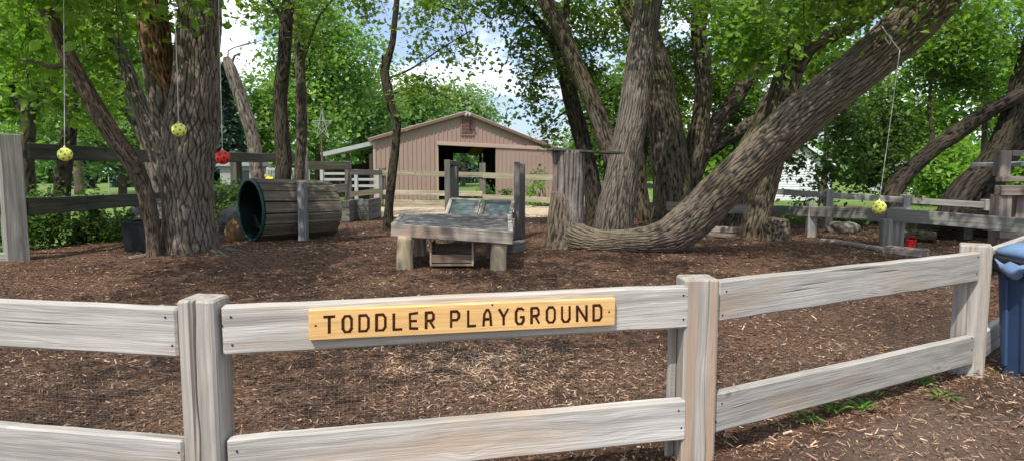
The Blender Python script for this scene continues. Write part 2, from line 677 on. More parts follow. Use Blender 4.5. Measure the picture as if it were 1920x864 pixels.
cr.color_ramp.elements[0].position = .47
cr.color_ramp.elements[0].color = (.16, .16, .16, 1)
cr.color_ramp.elements[1].position = .62
cr.color_ramp.elements[1].color = (1, 1, 1, 1)
nt.links.new(nz.outputs['Fac'], cr.inputs['Fac'])
mx = nt.nodes.new('ShaderNodeMix')
mx.data_type = 'RGBA'
nt.links.new(cr.outputs['Color'], mx.inputs[0])
tm = nt.nodes.new('ShaderNodeMix')
tm.data_type = 'RGBA'
tm.blend_type = 'MULTIPLY'
tm.inputs[0].default_value = 1
tm.inputs[7].default_value = (.80, .93, 1.12, 1)
nt.links.new(sky.outputs[0], tm.inputs[6])
nt.links.new(tm.outputs[2], mx.inputs[6])
mx.inputs[7].default_value = (11.6, 12.0, 12.9, 1)
nt.links.new(mx.outputs[2], bg.inputs['Color'])
bg.inputs['Strength'].default_value = .15
nt.links.new(bg.outputs[0], wo.inputs['Surface'])

sd = bpy.data.lights.new('sun', 'SUN')
sd.energy = 5.0
sd.angle = math.radians(.6)
sd.color = (1, .95, .86)
sun = bpy.data.objects.new('sun', sd)
COL.objects.link(sun)
_az, _el = math.radians(SUN_AZ), math.radians(SUN_EL)
SUNDIR = Vector((math.sin(_az) * math.cos(_el), math.cos(_az) * math.cos(_el), math.sin(_el)))
sun.rotation_euler = SUNDIR.to_track_quat('Z', 'Y').to_euler()
SC.view_settings.view_transform = 'Standard'
SC.view_settings.look = 'None'
SC.view_settings.exposure = 0
SC.cycles.use_denoising = True
SC.cycles.max_bounces = 7
SC.cycles.diffuse_bounces = 4
SC.cycles.transmission_bounces = 4
SC.cycles.transparent_max_bounces = 8

# ================================================================== materials
M = {}
M['fence_new'] = mat_wood('weathered pale fence wood', (.22, .195, .165), (.455, .43, .39), (.61, .58, .54), warm=(.47, .32, .20), ringamt=.36, bumpy=.8, warmamt=.6, contrast=.95)
M['fence_post'] = mat_wood('weathered pale post wood', (.19, .16, .13), (.43, .395, .35), (.60, .57, .515), warm=(.42, .26, .155), contrast=.85, ringamt=.3, bumpy=.8, warmv=(.5, 16, 16), warmamt=.75)
M['fence_old'] = mat_wood('old dark fence wood', (.05, .048, .038), (.115, .11, .088), (.21, .20, .165), green=.3)
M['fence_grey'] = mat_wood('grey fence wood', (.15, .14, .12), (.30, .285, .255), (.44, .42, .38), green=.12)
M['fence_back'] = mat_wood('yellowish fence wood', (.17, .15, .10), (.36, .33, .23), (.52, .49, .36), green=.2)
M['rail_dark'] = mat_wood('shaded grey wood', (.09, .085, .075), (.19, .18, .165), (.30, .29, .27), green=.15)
M['tunnel_wood'] = mat_wood('tunnel slat wood', (.06, .048, .034), (.16, .133, .10), (.29, .255, .205), green=.12)
M['tunnel_post'] = mat_wood('tunnel post wood', (.16, .15, .14), (.33, .32, .31), (.46, .45, .44))
M['table_top'] = mat_wood('table slat wood', (.09, .08, .07), (.195, .18, .165), (.32, .30, .28))
M['table_beam'] = mat_wood('table beam wood', (.16, .125, .10), (.30, .25, .21), (.43, .37, .32), warm=(.26, .15, .08))
M['log_leg'] = mat_wood('peeled log wood', (.26, .19, .11), (.46, .37, .25), (.60, .51, .38), contrast=.8)
M['tray'] = mat_wood('tray wood', (.14, .09, .06), (.27, .20, .15), (.42, .35, .28), warm=(.20, .09, .05))
M['sign'] = mat_wood('new pine sign board', (.62, .36, .13), (.78, .49, .20), (.86, .58, .27), warm=(.72, .38, .13), contrast=.55, bumpy=.15, grain=.8)
M['frame_wood'] = mat_wood('window frame wood', (.17, .16, .13), (.34, .32, .28), (.48, .46, .41), green=.15)
M['planks'] = mat_wood('loose plank wood', (.13, .10, .08), (.27, .22, .19), (.40, .34, .30))
M['burn'] = mat_plain('burnt groove', (.035, .014, .008), .8, .1, .5, 60)
M['burn_edge'] = mat_plain('scorched wood', (.26, .11, .035), .85, .1, .3, 60)
M['screw'] = mat_plain('dark nail head', (.04, .035, .03), .6)
M['wire'] = mat_plain('galvanised wire', (.28, .27, .25), .5, .4, Metallic=.6)
M['bark_big'] = mat_bark('maple bark', (.095, .073, .056), (.205, .165, .135), (.33, .28, .24), moss=.15)
M['bark_log'] = mat_bark('leaning trunk bark', (.09, .068, .05), (.195, .155, .12), (.32, .265, .215), moss=.3, mosscol=(.17, .155, .065))
M['bark_smooth'] = mat_bark('smooth brown bark', (.075, .052, .038), (.145, .105, .08), (.215, .17, .135), moss=.15)
M['bark_dark'] = mat_bark('dark bark', (.028, .022, .017), (.066, .052, .042), (.12, .10, .083), moss=.2)
M['bark_mid'] = mat_bark('brown grey bark', (.055, .042, .031), (.13, .103, .08), (.23, .19, .15), moss=.45, mosscol=(.13, .125, .05), patch=(.30, .24, .17))
M['bark_pale'] = mat_bark('pale bark', (.085, .068, .052), (.19, .158, .128), (.31, .27, .23), patch=(.32, .27, .21))
M['torn_wood'] = mat_bark('torn bare wood', (.10, .05, .026), (.25, .145, .08), (.42, .29, .18), scale=.8)
M['stump_wood'] = mat_bark('bare grey stump wood', (.12, .095, .08), (.235, .20, .18), (.36, .33, .30), scale=.7, patch=(.34, .22, .11))
M['twig'] = mat_plain('twig bark', (.07, .05, .035), .9, .1)
M['leaf_near'] = mat_leaf('leaf', (.05, .10, .017), (.24, .355, .055), .48)
M['leaf_bright'] = mat_leaf('bright leaf', (.08, .16, .022), (.27, .43, .075), .5)
M['leaf_dark'] = mat_leaf('dark leaf', (.034, .075, .018), (.14, .235, .05), .44)
M['leaf_maple'] = mat_leaf('distant maple leaf', (.07, .14, .035), (.27, .42, .10), .45, yellow=(.55, .50, .13))
M['leaf_far'] = mat_leaf('far leaf', (.09, .16, .06), (.27, .42, .15), .45)
M['leaf_grey'] = mat_leaf('pale far leaf', (.15, .22, .11), (.34, .45, .24), .4)
M['needle'] = mat_leaf('spruce needles', (.012, .03, .018), (.04, .075, .05), .1)
M['leaf_shrub'] = mat_leaf('shrub leaf', (.04, .085, .02), (.13, .22, .05), .45)
M['weed'] = mat_leaf('weed leaf', (.06, .13, .02), (.17, .32, .06), .4)
M['rock_tan'] = mat_rock('tan rock', (.13, .07, .035), (.30, .17, .08), (.42, .28, .16))
M['rock_grey'] = mat_rock('grey rock', (.08, .075, .065), (.17, .16, .14), (.28, .27, .24))
M['rock_pale'] = mat_rock('pale rock', (.15, .13, .10), (.28, .25, .19), (.40, .37, .30))
M['black_plastic'] = mat_plain('black plastic', (.008, .008, .009), .5, .35)
M['green_rim'] = mat_plain('teal green plastic', (.012, .075, .062), .45, .4, .3, 12)
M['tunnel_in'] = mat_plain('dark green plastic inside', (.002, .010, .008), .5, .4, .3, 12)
M['glass_panel'] = mat_plain('dull green glass pane', (.075, .11, .095), .3, .25, .35, 5)
M['ball_yellow'] = mat_plain('yellow green plastic', (.84, .86, .17), .45, .4, .06)
M['ball_red'] = mat_plain('red plastic', (.66, .035, .02), .4, .4, .1)
M['ball_in'] = mat_plain('ball inside', (.30, .32, .05), .8, .1)
M['ball_in_red'] = mat_plain('red ball inside', (.22, .01, .008), .8, .1)
M['cord'] = mat_plain('white cord', (.62, .60, .55), .8, .2)
M['barn_wall'] = mat_plain('pinkish brown metal siding', (.30, .20, .165), .5, .35, .06, .8)
M['barn_trim'] = mat_plain('light brown metal trim', (.38, .26, .21), .5, .35, .05, 2)
M['barn_dark'] = mat_plain('brown metal roof edge', (.16, .09, .07), .5, .3)
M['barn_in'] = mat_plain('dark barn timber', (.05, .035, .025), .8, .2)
M['vent'] = mat_plain('brown louvre', (.22, .125, .11), .6, .3)
M['white_metal'] = mat_plain('white painted metal', (.34, .34, .33), .5, .4, .06)
M['roof_metal'] = mat_plain('pale metal roofing', (.45, .46, .46), .4, .5, .08, 2)
M['dark_shed'] = mat_plain('dark shed boards', (.06, .045, .035), .8, .2)
M['white_siding'] = mat_plain('white siding', (.72, .73, .75), .7, .2, .04)
M['grey_roof'] = mat_plain('grey shingle roof', (.16, .16, .17), .9, .2, .3, 8)
M['grey_wall'] = mat_plain('grey shed wall', (.28, .28, .26), .8, .2)
M['dark_glass'] = mat_plain('dark window', (.02, .025, .03), .15, .6)
M['yellow_plastic'] = mat_plain('yellow plastic', (.75, .55, .02), .4, .4)
M['red_plastic'] = mat_plain('red bucket plastic', (.62, .02, .02), .4, .4)
M['bin_blue'] = mat_plain('blue bin plastic', (.045, .085, .175), .42, .4, .1, 8)
M['bin_lid'] = mat_plain('light blue lid plastic', (.15, .24, .40), .45, .4, .2, 8)
M['bag_black'] = mat_plain('black bag film', (.006, .006, .007), .3, .5)
M['bag_blue'] = mat_plain('pale blue bag film', (.16, .25, .42), .45, .4, .2, 10)
M['metal_grey'] = mat_plain('grey metal', (.35, .36, .37), .45, .5, .1)
M['dish'] = mat_plain('pale blue dish', (.55, .64, .75), .5, .4, .05)
M['star_wire'] = mat_plain('pale wire star', (.33, .33, .29), .6, .3)

# ------------------------------------------------------------------ ground materials
t = NT('wood chip mulch')
g = t.n('NewGeometry').outputs['Position']
a = t.noise(t.scale(g, (1, 1, 1)), 38., 6, .7)
b = t.noise(g, .9, 4, .6)
c3 = t.n('TexVoronoi', ins={'Vector': t.n('VectorMath', operation='ADD', ins={0: t.scale(g, (45, 85, 60)), 1: t.scale(t.noise(g, 6., 2, col=True), (9, 9, 9))}).outputs[0], 'Scale': 1.0})
cell = t.n('SeparateColor', ins={'Color': c3.outputs['Color']}).outputs[0]
col = t.ramp(a, [(.32, (.04, .021, .013)), (.5, (.14, .077, .048)), (.68, (.29, .17, .112))])
chip = t.ramp(cell, [(.0, (.026, .014, .009)), (.5, (.09, .05, .033)), (.8, (.20, .115, .075)), (.96, (.38, .24, .16))])
col = t.mix(.55, col, chip)
col = t.mix(t.ramp(b, [(.36, .6), (.58, 0.)]), col, (.034, .019, .013))
b2 = t.noise(g, 1.7, 5, .65)
col = t.mix(t.ramp(b2, [(.54, 0.), (.7, .6)]), col, (.20, .125, .085))
M['mulch'] = t.bsdf(col, .95, t.bump(t.math('ADD', a, t.math('MULTIPLY', cell, .6)), .9, .02), .1)

t = NT('mulch chips')
tn = t.attr('tint', False)
col = t.ramp(tn, [(0., (.036, .021, .014)), (.40, (.14, .078, .050)), (.68, (.29, .175, .112)), (.88, (.42, .285, .19)), (1., (.60, .44, .30))])
M['chips'] = t.bsdf(col, .9, None, .1)

t = NT('bare dusty soil')
g = t.n('NewGeometry').outputs['Position']
a = t.noise(g, 55., 8, .8)
b = t.noise(g, 1.6, 4, .6)
col = t.ramp(a, [(.3, (.09, .058, .042)), (.55, (.20, .138, .104)), (.72, (.35, .26, .20))])
col = t.mix(t.ramp(b, [(.4, 0.), (.65, .7)]), col, (.06, .038, .028))
M['soil'] = t.bsdf(col, .95, t.bump(a, .9, .02), .1)

t = NT('mown lawn')
g = t.n('NewGeometry').outputs['Position']
a = t.noise(g, 12., 5, .7)
b = t.noise(g, .25, 4, .6)
col = t.ramp(a, [(.3, (.055, .10, .02)), (.6, (.13, .20, .045)), (.8, (.24, .30, .10))])
col = t.mix(t.ramp(b, [(.35, .6), (.6, 0.)]), col, (.20, .26, .09))
M['lawn'] = t.bsdf(col, .95, t.bump(a, .6, .04), .1)

t = NT('pale straw chips')
g = t.n('NewGeometry').outputs['Position']
a = t.noise(t.scale(g, (1, .6, 1)), 22., 6, .7)
col = t.ramp(a, [(.3, (.20, .14, .09)), (.5, (.46, .36, .24)), (.7, (.66, .55, .40))])
M['straw'] = t.bsdf(col, .95, t.bump(a, .8, .03), .1)


# ================================================================== ground sheets
def sheet(name, xs, ys, zf, mat, hole=None):
    X, Y = np.meshgrid(xs, ys)
    Z = zf(X, Y)
    V = np.stack([X, Y, Z], -1).reshape(-1, 3)
    nx, ny = len(xs), len(ys)
    i = np.arange(ny - 1)[:, None] * nx
    k = np.arange(nx - 1)[None]
    F = np.stack([i + k, i + k + 1, i + nx + k + 1, i + nx + k], -1).reshape(-1, 4)
    m = MB()
    m.add(V, [F])
    o = m.build(name, mat, None, origin=(0, 0, 0), smooth=True)
    o['kind'] = 'structure'
    return o


def growth(a, b, d0, g):
    out = [a]
    d = d0
    while out[-1] < b:
        out.append(out[-1] + d)
        d *= g
    out[-1] = b
    return np.array(out)


lx = np.concatenate([-growth(0, 1500, 1.0, 1.08)[::-1][:-1], growth(0, 1500, 1.0, 1.08)])
ly = np.concatenate([-growth(0, 1500, 2.0, 1.2)[::-1][:-1], growth(0, 1500, .8, 1.05)])
sheet('lawn', lx, ly, lambda X, Y: zt(X, Y) - .05 - .02 * ((X > -5.9) & (Y < 17.5)), M['lawn'])

TREE1 = G(358, 490)


def mulch_z(X, Y):
    sh = X.shape
    p = np.stack([X.ravel(), Y.ravel(), np.zeros(X.size)], -1)
    z = .012 * perlin(p * 1.3) + .008 * perlin(p * 5) + .007 * perlin(p * 17) + .004 * perlin(p * 43)
    d = np.hypot(p[:, 0] - TREE1[0], p[:, 1] - TREE1[1])
    z += .07 * np.exp(-(d / .75) ** 2)
    edge = np.minimum(np.clip((p[:, 0] + 6.3) / .5, 0, 1), 1)
    z = z * edge - .045 * (1 - edge)
    return z.reshape(sh)


sheet('mulch_ground', np.arange(-6.3, 9.5, .035), growth(-3.0, 17.6, .022, 1.0028), mulch_z, M['mulch'])
sheet('straw_ground', np.arange(-4.4, 1.6, .1), np.arange(13.2, 17.6, .1),
      lambda X, Y: .022 + .012 * fbm(np.stack([X.ravel(), Y.ravel(), 0 * X.ravel()], -1) * 2, 3).reshape(X.shape) - .06 * (1 - np.clip(np.minimum(np.minimum(X + 4.4, 1.6 - X), Y - 13.2) / .5, 0, 1)), M['straw'])

# front fence lines, needed to know which side is outside
FP = {k: G(px, py, z) for k, (px, py, z) in {'L': (378, 563, .64), 'C': (1310, 524, .64), 'R': (1832, 460, .64)}.items()}


def outside(x, y):
    """in front of the front fence (the camera's side)"""
    L, C, R = FP['L'], FP['C'], FP['R']
    yl = np.where(x < C[0], L[1] + (C[1] - L[1]) * (x - L[0]) / (C[0] - L[0]), C[1] + (R[1] - C[1]) * (x - C[0]) / (R[0] - C[0]))
    return y < yl - .03


# dusty strip outside the fence
sheet('path', np.arange(.2, 6, .05), np.arange(-1.5, 4.2, .05),
      lambda X, Y: np.where(outside(X, Y + .06), 0.012, -.03) + .0045 * fbm(np.stack([X.ravel(), Y.ravel(), 0 * X.ravel()], -1) * 6, 4).reshape(X.shape), M['soil'])


# ------------------------------------------------------------------ loose chips
def chips(n, x0, x1, y0, y1, smin, smax, tint_pow, keep=None, zo=.012):
    x = rng.uniform(x0, x1, n)
    y = rng.uniform(y0, y1, n)
    if keep is not None:
        k = keep(x, y)
        x, y = x[k], y[k]
    n = len(x)
    cz = mulch_z(x.reshape(1, -1), y.reshape(1, -1)).ravel() + zo * rng.uniform(-.1, 1, n)
    c = np.stack([x, y, cz], -1)
    an = rng.uniform(0, PI, n)
    L = (smin + (smax - smin) * rng.uniform(0, 1, n) ** 2.2)
    W = L * rng.uniform(.05, .30, n)
    tilt = rng.normal(0, .28, n)
    ax = np.stack([np.cos(an) * np.cos(tilt), np.sin(an) * np.cos(tilt), np.sin(tilt)], -1)
    roll = rng.normal(0, .5, n)
    ay0 = np.stack([-np.sin(an), np.cos(an), 0 * an], -1)
    az0 = np.cross(ax, ay0)
    ay = ay0 * np.cos(roll)[:, None] + az0 * np.sin(roll)[:, None]
    az = np.cross(ax, ay)
    h = (L / 2)[:, None]
    ww = (W / 2)[:, None]
    j = lambda: rng.uniform(.6, 1.1, (n, 1))
    th = ww * .5
    V = np.stack([c - ax * h * j() - ay * ww * j(), c + ax * h * j() - ay * ww * .6 * j(), c + ax * h * j() + ay * ww * .8 * j(), c - ax * h * j() + ay * ww * j(),
                  c + ax * h * .1 + az * th, ], 1)
    V = V.reshape(-1, 3)
    i = np.arange(n)[:, None] * 5
    F = np.concatenate([i + np.array([[0, 1, 4]]), i + np.array([[1, 2, 4]]), i + np.array([[2, 3, 4]]), i + np.array([[3, 0, 4]])])
    pm = fbm(np.stack([x, y, np.zeros(n)], -1) * .8 + 9, 3)
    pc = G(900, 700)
    sun_patch = 1.0 * np.exp(-(((x - pc[0]) / .6) ** 2 + ((y - pc[1]) / .48) ** 2)) * np.clip(.8 + 1.1 * perlin(np.stack([x * 2.2, y * 2.2, 0 * x], -1)), 0, 1.3)  # patch of sunlight on the mulch, put into the chip colour
    tint = np.clip(rng.uniform(0, 1, n) ** (tint_pow - 1.0 * sun_patch) + .22 * pm + .22 * sun_patch, 0, 1)
    return V, F, np.repeat(tint, 5)


mb = MB()
vis = lambda x, y: np.abs(x) < y * .86 + .5
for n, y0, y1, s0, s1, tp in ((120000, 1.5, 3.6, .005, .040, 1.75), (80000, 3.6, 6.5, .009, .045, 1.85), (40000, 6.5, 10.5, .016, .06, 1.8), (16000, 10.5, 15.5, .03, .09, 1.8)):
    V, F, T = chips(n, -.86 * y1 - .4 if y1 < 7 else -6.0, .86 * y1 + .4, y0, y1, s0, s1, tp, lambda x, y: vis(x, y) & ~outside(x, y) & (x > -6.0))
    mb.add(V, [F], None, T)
pc_ = G(900, 690)  # extra pale chips thicken the painted sun patch
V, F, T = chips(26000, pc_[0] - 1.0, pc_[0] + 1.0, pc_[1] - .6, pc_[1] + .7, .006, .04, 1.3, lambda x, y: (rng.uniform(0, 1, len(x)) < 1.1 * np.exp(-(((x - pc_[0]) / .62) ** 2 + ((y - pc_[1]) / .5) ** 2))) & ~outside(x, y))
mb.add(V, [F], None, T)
V, F, T = chips(60000, .3, 4.6, 1.0, 4.2, .007, .04, .85, lambda x, y: outside(x, y), .02)
V[:, 2] += .018
mb.add(V, [F], None, T)
o = mb.build('wood_chips', M['chips'], None, origin=(0, 0, 0))
tag(o, 'brown shredded wood chips covering the playground floor', 'wood chips', kind='stuff')
# ================================================================== front fence
L, C, R = FP['L'], FP['C'], FP['R']
PW = .112


def post_centre(p):
    return np.array([p[0], p[1] + PW / 2, 0])


cL, cC, cR = post_centre(L) + [-.016, -.01, 0], post_centre(C) + [.012, 0, 0], np.array([R[0] + .03, R[1] + .05, 0])
cLL = cL + nrm(P(0, 560, 1.97) - P(335, 570, 1.86)) * np.array([1, 1, 0]) * 1.9
cLL[2] = 0
cRR = cR + np.array([1.95, 1.75, 0])
ff = thing('front_fence', 'pale weathered two rail fence with square posts running along the front', 'fence', (cC[0], cC[1], 0))


def fpost(c, ang, name='post', h=.64, w=PW, mat='fence_post', par=ff, z0=-.1, wtop=0):
    u = np.array([math.cos(ang), math.sin(ang), 0])
    m = MB()
    c = np.asarray(c, float)
    board(m, c * [1, 1, 0] + [0, 0, z0], c * [1, 1, 0] + [0, 0, h], w, w, up=u, bev=.006, wob=.001)
    return m.build(name, M[mat], par)




def split_post(c, yaw, w, h=.64, crack=.0, cd=.014, par=ff, seed=0):
    """weathered square post with a long drying crack down its front face"""
    a = w / 2
    b_ = .007
    ux = np.array([math.cos(yaw), math.sin(yaw), 0])
    uy = np.array([-math.sin(yaw), math.cos(yaw), 0])
    zs = np.concatenate([np.arange(-.1, h - .012, .02), [h - .006, h]])
    V, Rr = [], []
    off = rng.uniform(-40, 40, 3)
    for z in zs:
        e = .0 if z < h - .001 else .004
        q_ = np.array([[z * 3.1 + seed, seed * 1.7, .5]])
        wob_ = float(perlin(q_)[0]) * .010 + float(perlin(q_ * 4)[0]) * .002
        hw = .0012 + .0035 * max(0, float(perlin(q_ * 1.3 + 9)[0]) + .55)
        k = crack + wob_
        g_ = .0011 * float(perlin(q_ * 7)[0])
        prof = [(-a + b_ + e, -a + e), (k - hw * 2.2, -a + e + .001), (k - hw, -a + e + .003), (k, -a + cd), (k + hw, -a + e + .003), (k + hw * 2.0, -a + e + .0005), (a * .55, -a + e + g_), (a - b_ - e, -a + e), (a - e, -a + b_ + e), (a - e + g_, 0),
                (a - e, a - b_ - e), (a - b_ - e, a - e), (-a + b_ + e, a - e), (-a + e, a - b_ - e), (-a + e, -a + b_ + e)]
        dz = 0 if z < h - .001 else .0
        for x_, y_ in prof:
            zz = z + (.003 * float(perlin(np.array([[x_ * 30, y_ * 30, seed]]))[0]) if z > h - .01 else 0)
            V.append(np.asarray(c) * [1, 1, 0] + ux * x_ + uy * y_ + [0, 0, zz])
            Rr.append([z + off[0], y_ + off[1], x_ + off[2]])
    K = 15
    n = len(zs)
    F = [[i * K + k, i * K + (k + 1) % K, (i + 1) * K + (k + 1) % K, (i + 1) * K + k] for i in range(n - 1) for k in range(K)]
    m = MB()
    m.add(V, [np.array(F), (np.arange(K) + (n - 1) * K)[None]], Rr, .5)
    return m.build('post', M['fence_post'], par)


split_post(cL, math.radians(-3), .103, crack=-.004, seed=3)
split_post(cC, math.radians(2), .114, crack=.02, cd=.008, seed=8)
split_post(cR, math.radians(-33), .128, crack=-.02, cd=.006, seed=12)
cLLL = cLL + (cLL - cL)
fpost(cLL, math.radians(92), w=.12)
fpost(cLLL, math.radians(92), w=.12)
fpost(cRR, math.radians(50))
# toe of bark mulch against posts is in the mulch sheet


def frail(a, b, za, zb, h=.14, name='rail', par=ff, thick=.038, mat='fence_new', inset=PW / 2 - .002, off=-.03):
    a = np.asarray(a, float).copy()
    b = np.asarray(b, float).copy()
    d = nrm((b - a) * [1, 1, 0])
    nrm2 = np.array([d[1], -d[0], 0])
    a += d * inset + nrm2 * -off * 1
    b -= d * inset - nrm2 * -off * 1
    a[2], b[2] = za, zb
    m = MB()
    board(m, a, b, thick, h, bev=.006, wob=.0012, seg=14)
    return m.build(name, M[mat], par)


SEG = ((cLLL, cLL), (cLL, cL), (cL, cC), (cC, cR), (cR, cRR))
ZT = ((.55, .55), (.55, .545), (.55, .55), (.558, .54), (.54, .55))
ZB = ((.165, .165), (.165, .165), (.165, .165), (.168, .135), (.135, .14))
for (a, b), (t0, t1), (b0, b1) in zip(SEG, ZT, ZB):
    frail(a, b, t0, t1)
    frail(a, b, b0, b1)
# thin nailing strips and wire netting behind the rails
for (a, b), zb_ in zip(SEG[1:4], (.24, .24, .22)):
    d = nrm((b - a) * [1, 1, 0])
    nn = np.array([-d[1], d[0], 0])
    m = MB()
    s0, s1 = a + d * (PW / 2) + nn * .02, b - d * (PW / 2 + .004) + nn * .02
    Lm = np.linalg.norm(s1 - s0)
    for k in range(int(Lm / .0127) + 1):
        q = s0 + d * k * .0127
        obox(m, q + [0, 0, .29], d * .0002, nn * .0002, np.array([0, 0, .23]))
    for k in range(int(.46 / .0127) + 1):
        z = .06 + k * .0127
        q = (s0 + s1) / 2
        obox(m, q + nn * .0009 + [0, 0, z], d * Lm / 2, nn * .0002, np.array([0, 0, .0002]))
    m.build('wire_netting', M['wire'], ff)
for c, dirv in ((cC, nrm((cL - cC) * [1, 1, 0])), (cR, nrm((cC - cR) * [1, 1, 0]))):
    nn = np.array([-dirv[1], dirv[0], 0]) * (-1)
    q = c + dirv * (PW / 2 + .012) + nn * .04
    board_obj('nailing_strip', q + [0, 0, .0], q + [0, 0, .49], .02, .03, M['fence_new'], ff, up=tuple(dirv))
# nail heads
m = MB()
for (a, b), (t0, t1) in zip(SEG[1:4], ZT[1:4]):
    d = nrm((b - a) * [1, 1, 0])
    nn = np.array([d[1], -d[0], 0])
    for e, s in ((a, 1), (b, -1)):
        for z in (.51, .59, .14, .20):
            q = e + s * d * (PW / 2 + .02 + .008 * rng.normal()) + nn * (.03 + .0195)
            m = MB()
            thin(m, q + [0, 0, z] - nn * .004, q + [0, 0, z] + nn * .0012, .0035, 8)
            m.build('nail', M['screw'], ff)

# ------------------------------------------------------------------ sign
d = nrm((cC - cL) * [1, 1, 0])
nn = np.array([d[1], -d[0], 0])
pl0 = cL + nn * (.03 + .019 + .010)          # a point on the board's mid plane
face0 = pl0 + nn * .0105


def onplane(px, py, p0=face0):
    r = ray(px, py)
    o_ = np.array([0, 0, EYE])
    t_ = np.dot(p0 - o_, nn) / np.dot(r, nn)
    return o_ + r * t_


A0 = (onplane(577, 587) + onplane(581, 632)) / 2
B0 = (onplane(1153, 562) + onplane(1154, 606)) / 2
sg = thing('sign_board', 'long yellow pine sign reading TODDLER PLAYGROUND screwed to the front rail', 'sign', (A0 + B0) / 2 - nn * .01)
m = MB()
board(m, A0 - nn * .0105, B0 - nn * .0105, .021, .087, bev=.0015, wob=0, tint=.7)
m.build('board', M['sign'], sg)
xd = nrm(B0 - A0)
zd = np.cross(xd, nn) * -1
zd = zd if zd[2] > 0 else -zd
LET = {
    'T': [[(0, 1), (1, 1)], [(.5, 1), (.5, 0)]],
    'O': [[(.25, 0), (.75, 0), (1, .2), (1, .8), (.75, 1), (.25, 1), (0, .8), (0, .2), (.25, 0)]],
    'D': [[(0, 0), (.75, 0), (1, .2), (1, .8), (.75, 1), (0, 1), (0, 0)]],
    'L': [[(.05, 1), (.05, 0), (1, 0)]],
    'E': [[(1, 1), (.05, .96), (.1, .04), (1, 0)], [(.1, .5), (.85, .5)]],
    'R': [[(0, 0), (0, 1), (.75, 1), (.95, .85), (.95, .6), (.75, .48), (0, .48)], [(.45, .48), (1, 0)]],
    'P': [[(0, 0), (0, 1), (.75, 1), (1, .85), (1, .6), (.75, .45), (0, .45)]],
    'A': [[(0, 0), (.12, .75), (.4, 1), (.65, 1), (.88, .75), (1, 0)], [(.08, .4), (.92, .4)]],
    'Y': [[(0, 1), (.5, .5), (1, 1)], [(.5, .5), (.5, 0)]],
    'G': [[(1, .9), (.75, 1), (.25, 1), (0, .8), (0, .2), (.25, 0), (.75, 0), (1, .2), (1, .45), (.6, .45)]],
    'U': [[(0, 1), (0, .2), (.25, 0), (.75, 0), (1, .2), (1, 1)]],
    'N': [[(0, 0), (0, 1), (1, 0), (1, 1)]],
}
S1 = 1920 / 620.
SPEC = [('T', 143, 212), ('O', 252, 312), ('D', 348, 410), ('D', 447, 508), ('L', 545, 602), ('E', 638, 694), ('R', 735, 790),
        ('P', 880, 935), ('L', 977, 1030), ('A', 1068, 1122), ('Y', 1160, 1220), ('G', 1257, 1310), ('R', 1347, 1400), ('O', 1436, 1492),
        ('U', 1524, 1578), ('N', 1612, 1676), ('D', 1707, 1762)]
ytop = lambda X: 104 + (X - 143) * (36 - 104) / (1740 - 143)
ybot = lambda X: 196 + (X - 143) * (122 - 196) / (1740 - 143)
for ch, xa, xb in SPEC:
    m = MB()
    fx, fy = lambda X: 560 + X / S1, lambda Y: 560 + Y / S1
    c00 = onplane(fx(xa + 5), fy(ybot(xa)))
    c10 = onplane(fx(xb - 5), fy(ybot(xb)))
    c01 = onplane(fx(xa + 5), fy(ytop(xa)))
    c11 = onplane(fx(xb - 5), fy(ytop(xb)))
    for st in LET[ch]:
        pts = [(c00 * (1 - u) + c10 * u) * (1 - v) + (c01 * (1 - u) + c11 * u) * v for u, v in st]
        for i_, (a, b) in enumerate(zip(pts[:-1], pts[1:])):
            dd = nrm(b - a)
            wv = np.cross(dd, nn)
            hw = .0032 * rng.uniform(.85, 1.2)
            ext = hw * .6
            e = .00008 * i_
            obox(m, (a + b) / 2 + nn * (.0000 + e), dd * (np.linalg.norm(b - a) / 2 + ext), wv * hw, nn * .0006, mat=0)
            obox(m, (a + b) / 2 + nn * (-.0001 + e), dd * (np.linalg.norm(b - a) / 2 + ext + .0006), wv * (hw + .0009), nn * .0004, mat=1)
    m.build('letter', [M['burn'], M['burn_edge']], sg)
for px, py in ((592, 610), (1142, 584), (923, 571)):
    m = MB()
    q = onplane(px, py)
    thin(m, q - nn * .004, q + nn * .0008, .0032, 10)
    m.build('screw', M['screw'], sg)

# ================================================================== left boundary fence (tall, dark rails)
lf = thing('side_fence', 'tall dark rail fence with pale square post at the left edge', 'fence', (*G(32, 488)[:2], 0))
lp = G(32, 488)
lp2 = P(575, 400, 14.6)
lpe = np.array([-5.75, 12.2, 0])
fpost(lp, math.radians(50), h=1.38, w=.20, mat='fence_grey', par=lf)
rows = [((50, 283, 7.1), (545, 298, 14.3)), ((55, 387, 7.1), (470, 362, 13.3))]
pa, pb = P(50, 284, 7.1), P(300, 294, 10.3)
pc, pd = P(432, 297, 12.6), P(560, 297, 14.4)
ra = P(52, 388, 7.1)
rb = P(300, 372, 10.3)
rc = P(450, 364, 12.9)
board_obj('rail', pa, pb, .045, .185, M['fence_old'], lf)
board_obj('rail', pb + [0, .01, 0], pd, .045, .185, M['fence_old'], lf)
board_obj('rail', ra, P(160, 381, 8.2), .045, .19, M['fence_old'], lf)
board_obj('rail', P(161, 381, 8.2), rb, .045, .185, M['fence_old'], lf)
board_obj('rail', rb, P(520, 360, 14.0), .045, .185, M['fence_old'], lf)
e0 = lp + np.array([-2.2, -.35, 0])
board_obj('rail', [e0[0], e0[1], 1.20], [lp[0] - .1, lp[1] - .03, 1.215], .045, .19, M['fence_old'], lf)
board_obj('rail', [e0[0], e0[1], .63], [lp[0] - .1, lp[1] - .03, .62], .045, .19, M['fence_old'], lf)
board_obj('rail', [lp[0] - 2.2, lp[1] - .3, .02], [lp[0] - .06, lp[1] - .05, .02], .045, .14, M['fence_grey'], lf)
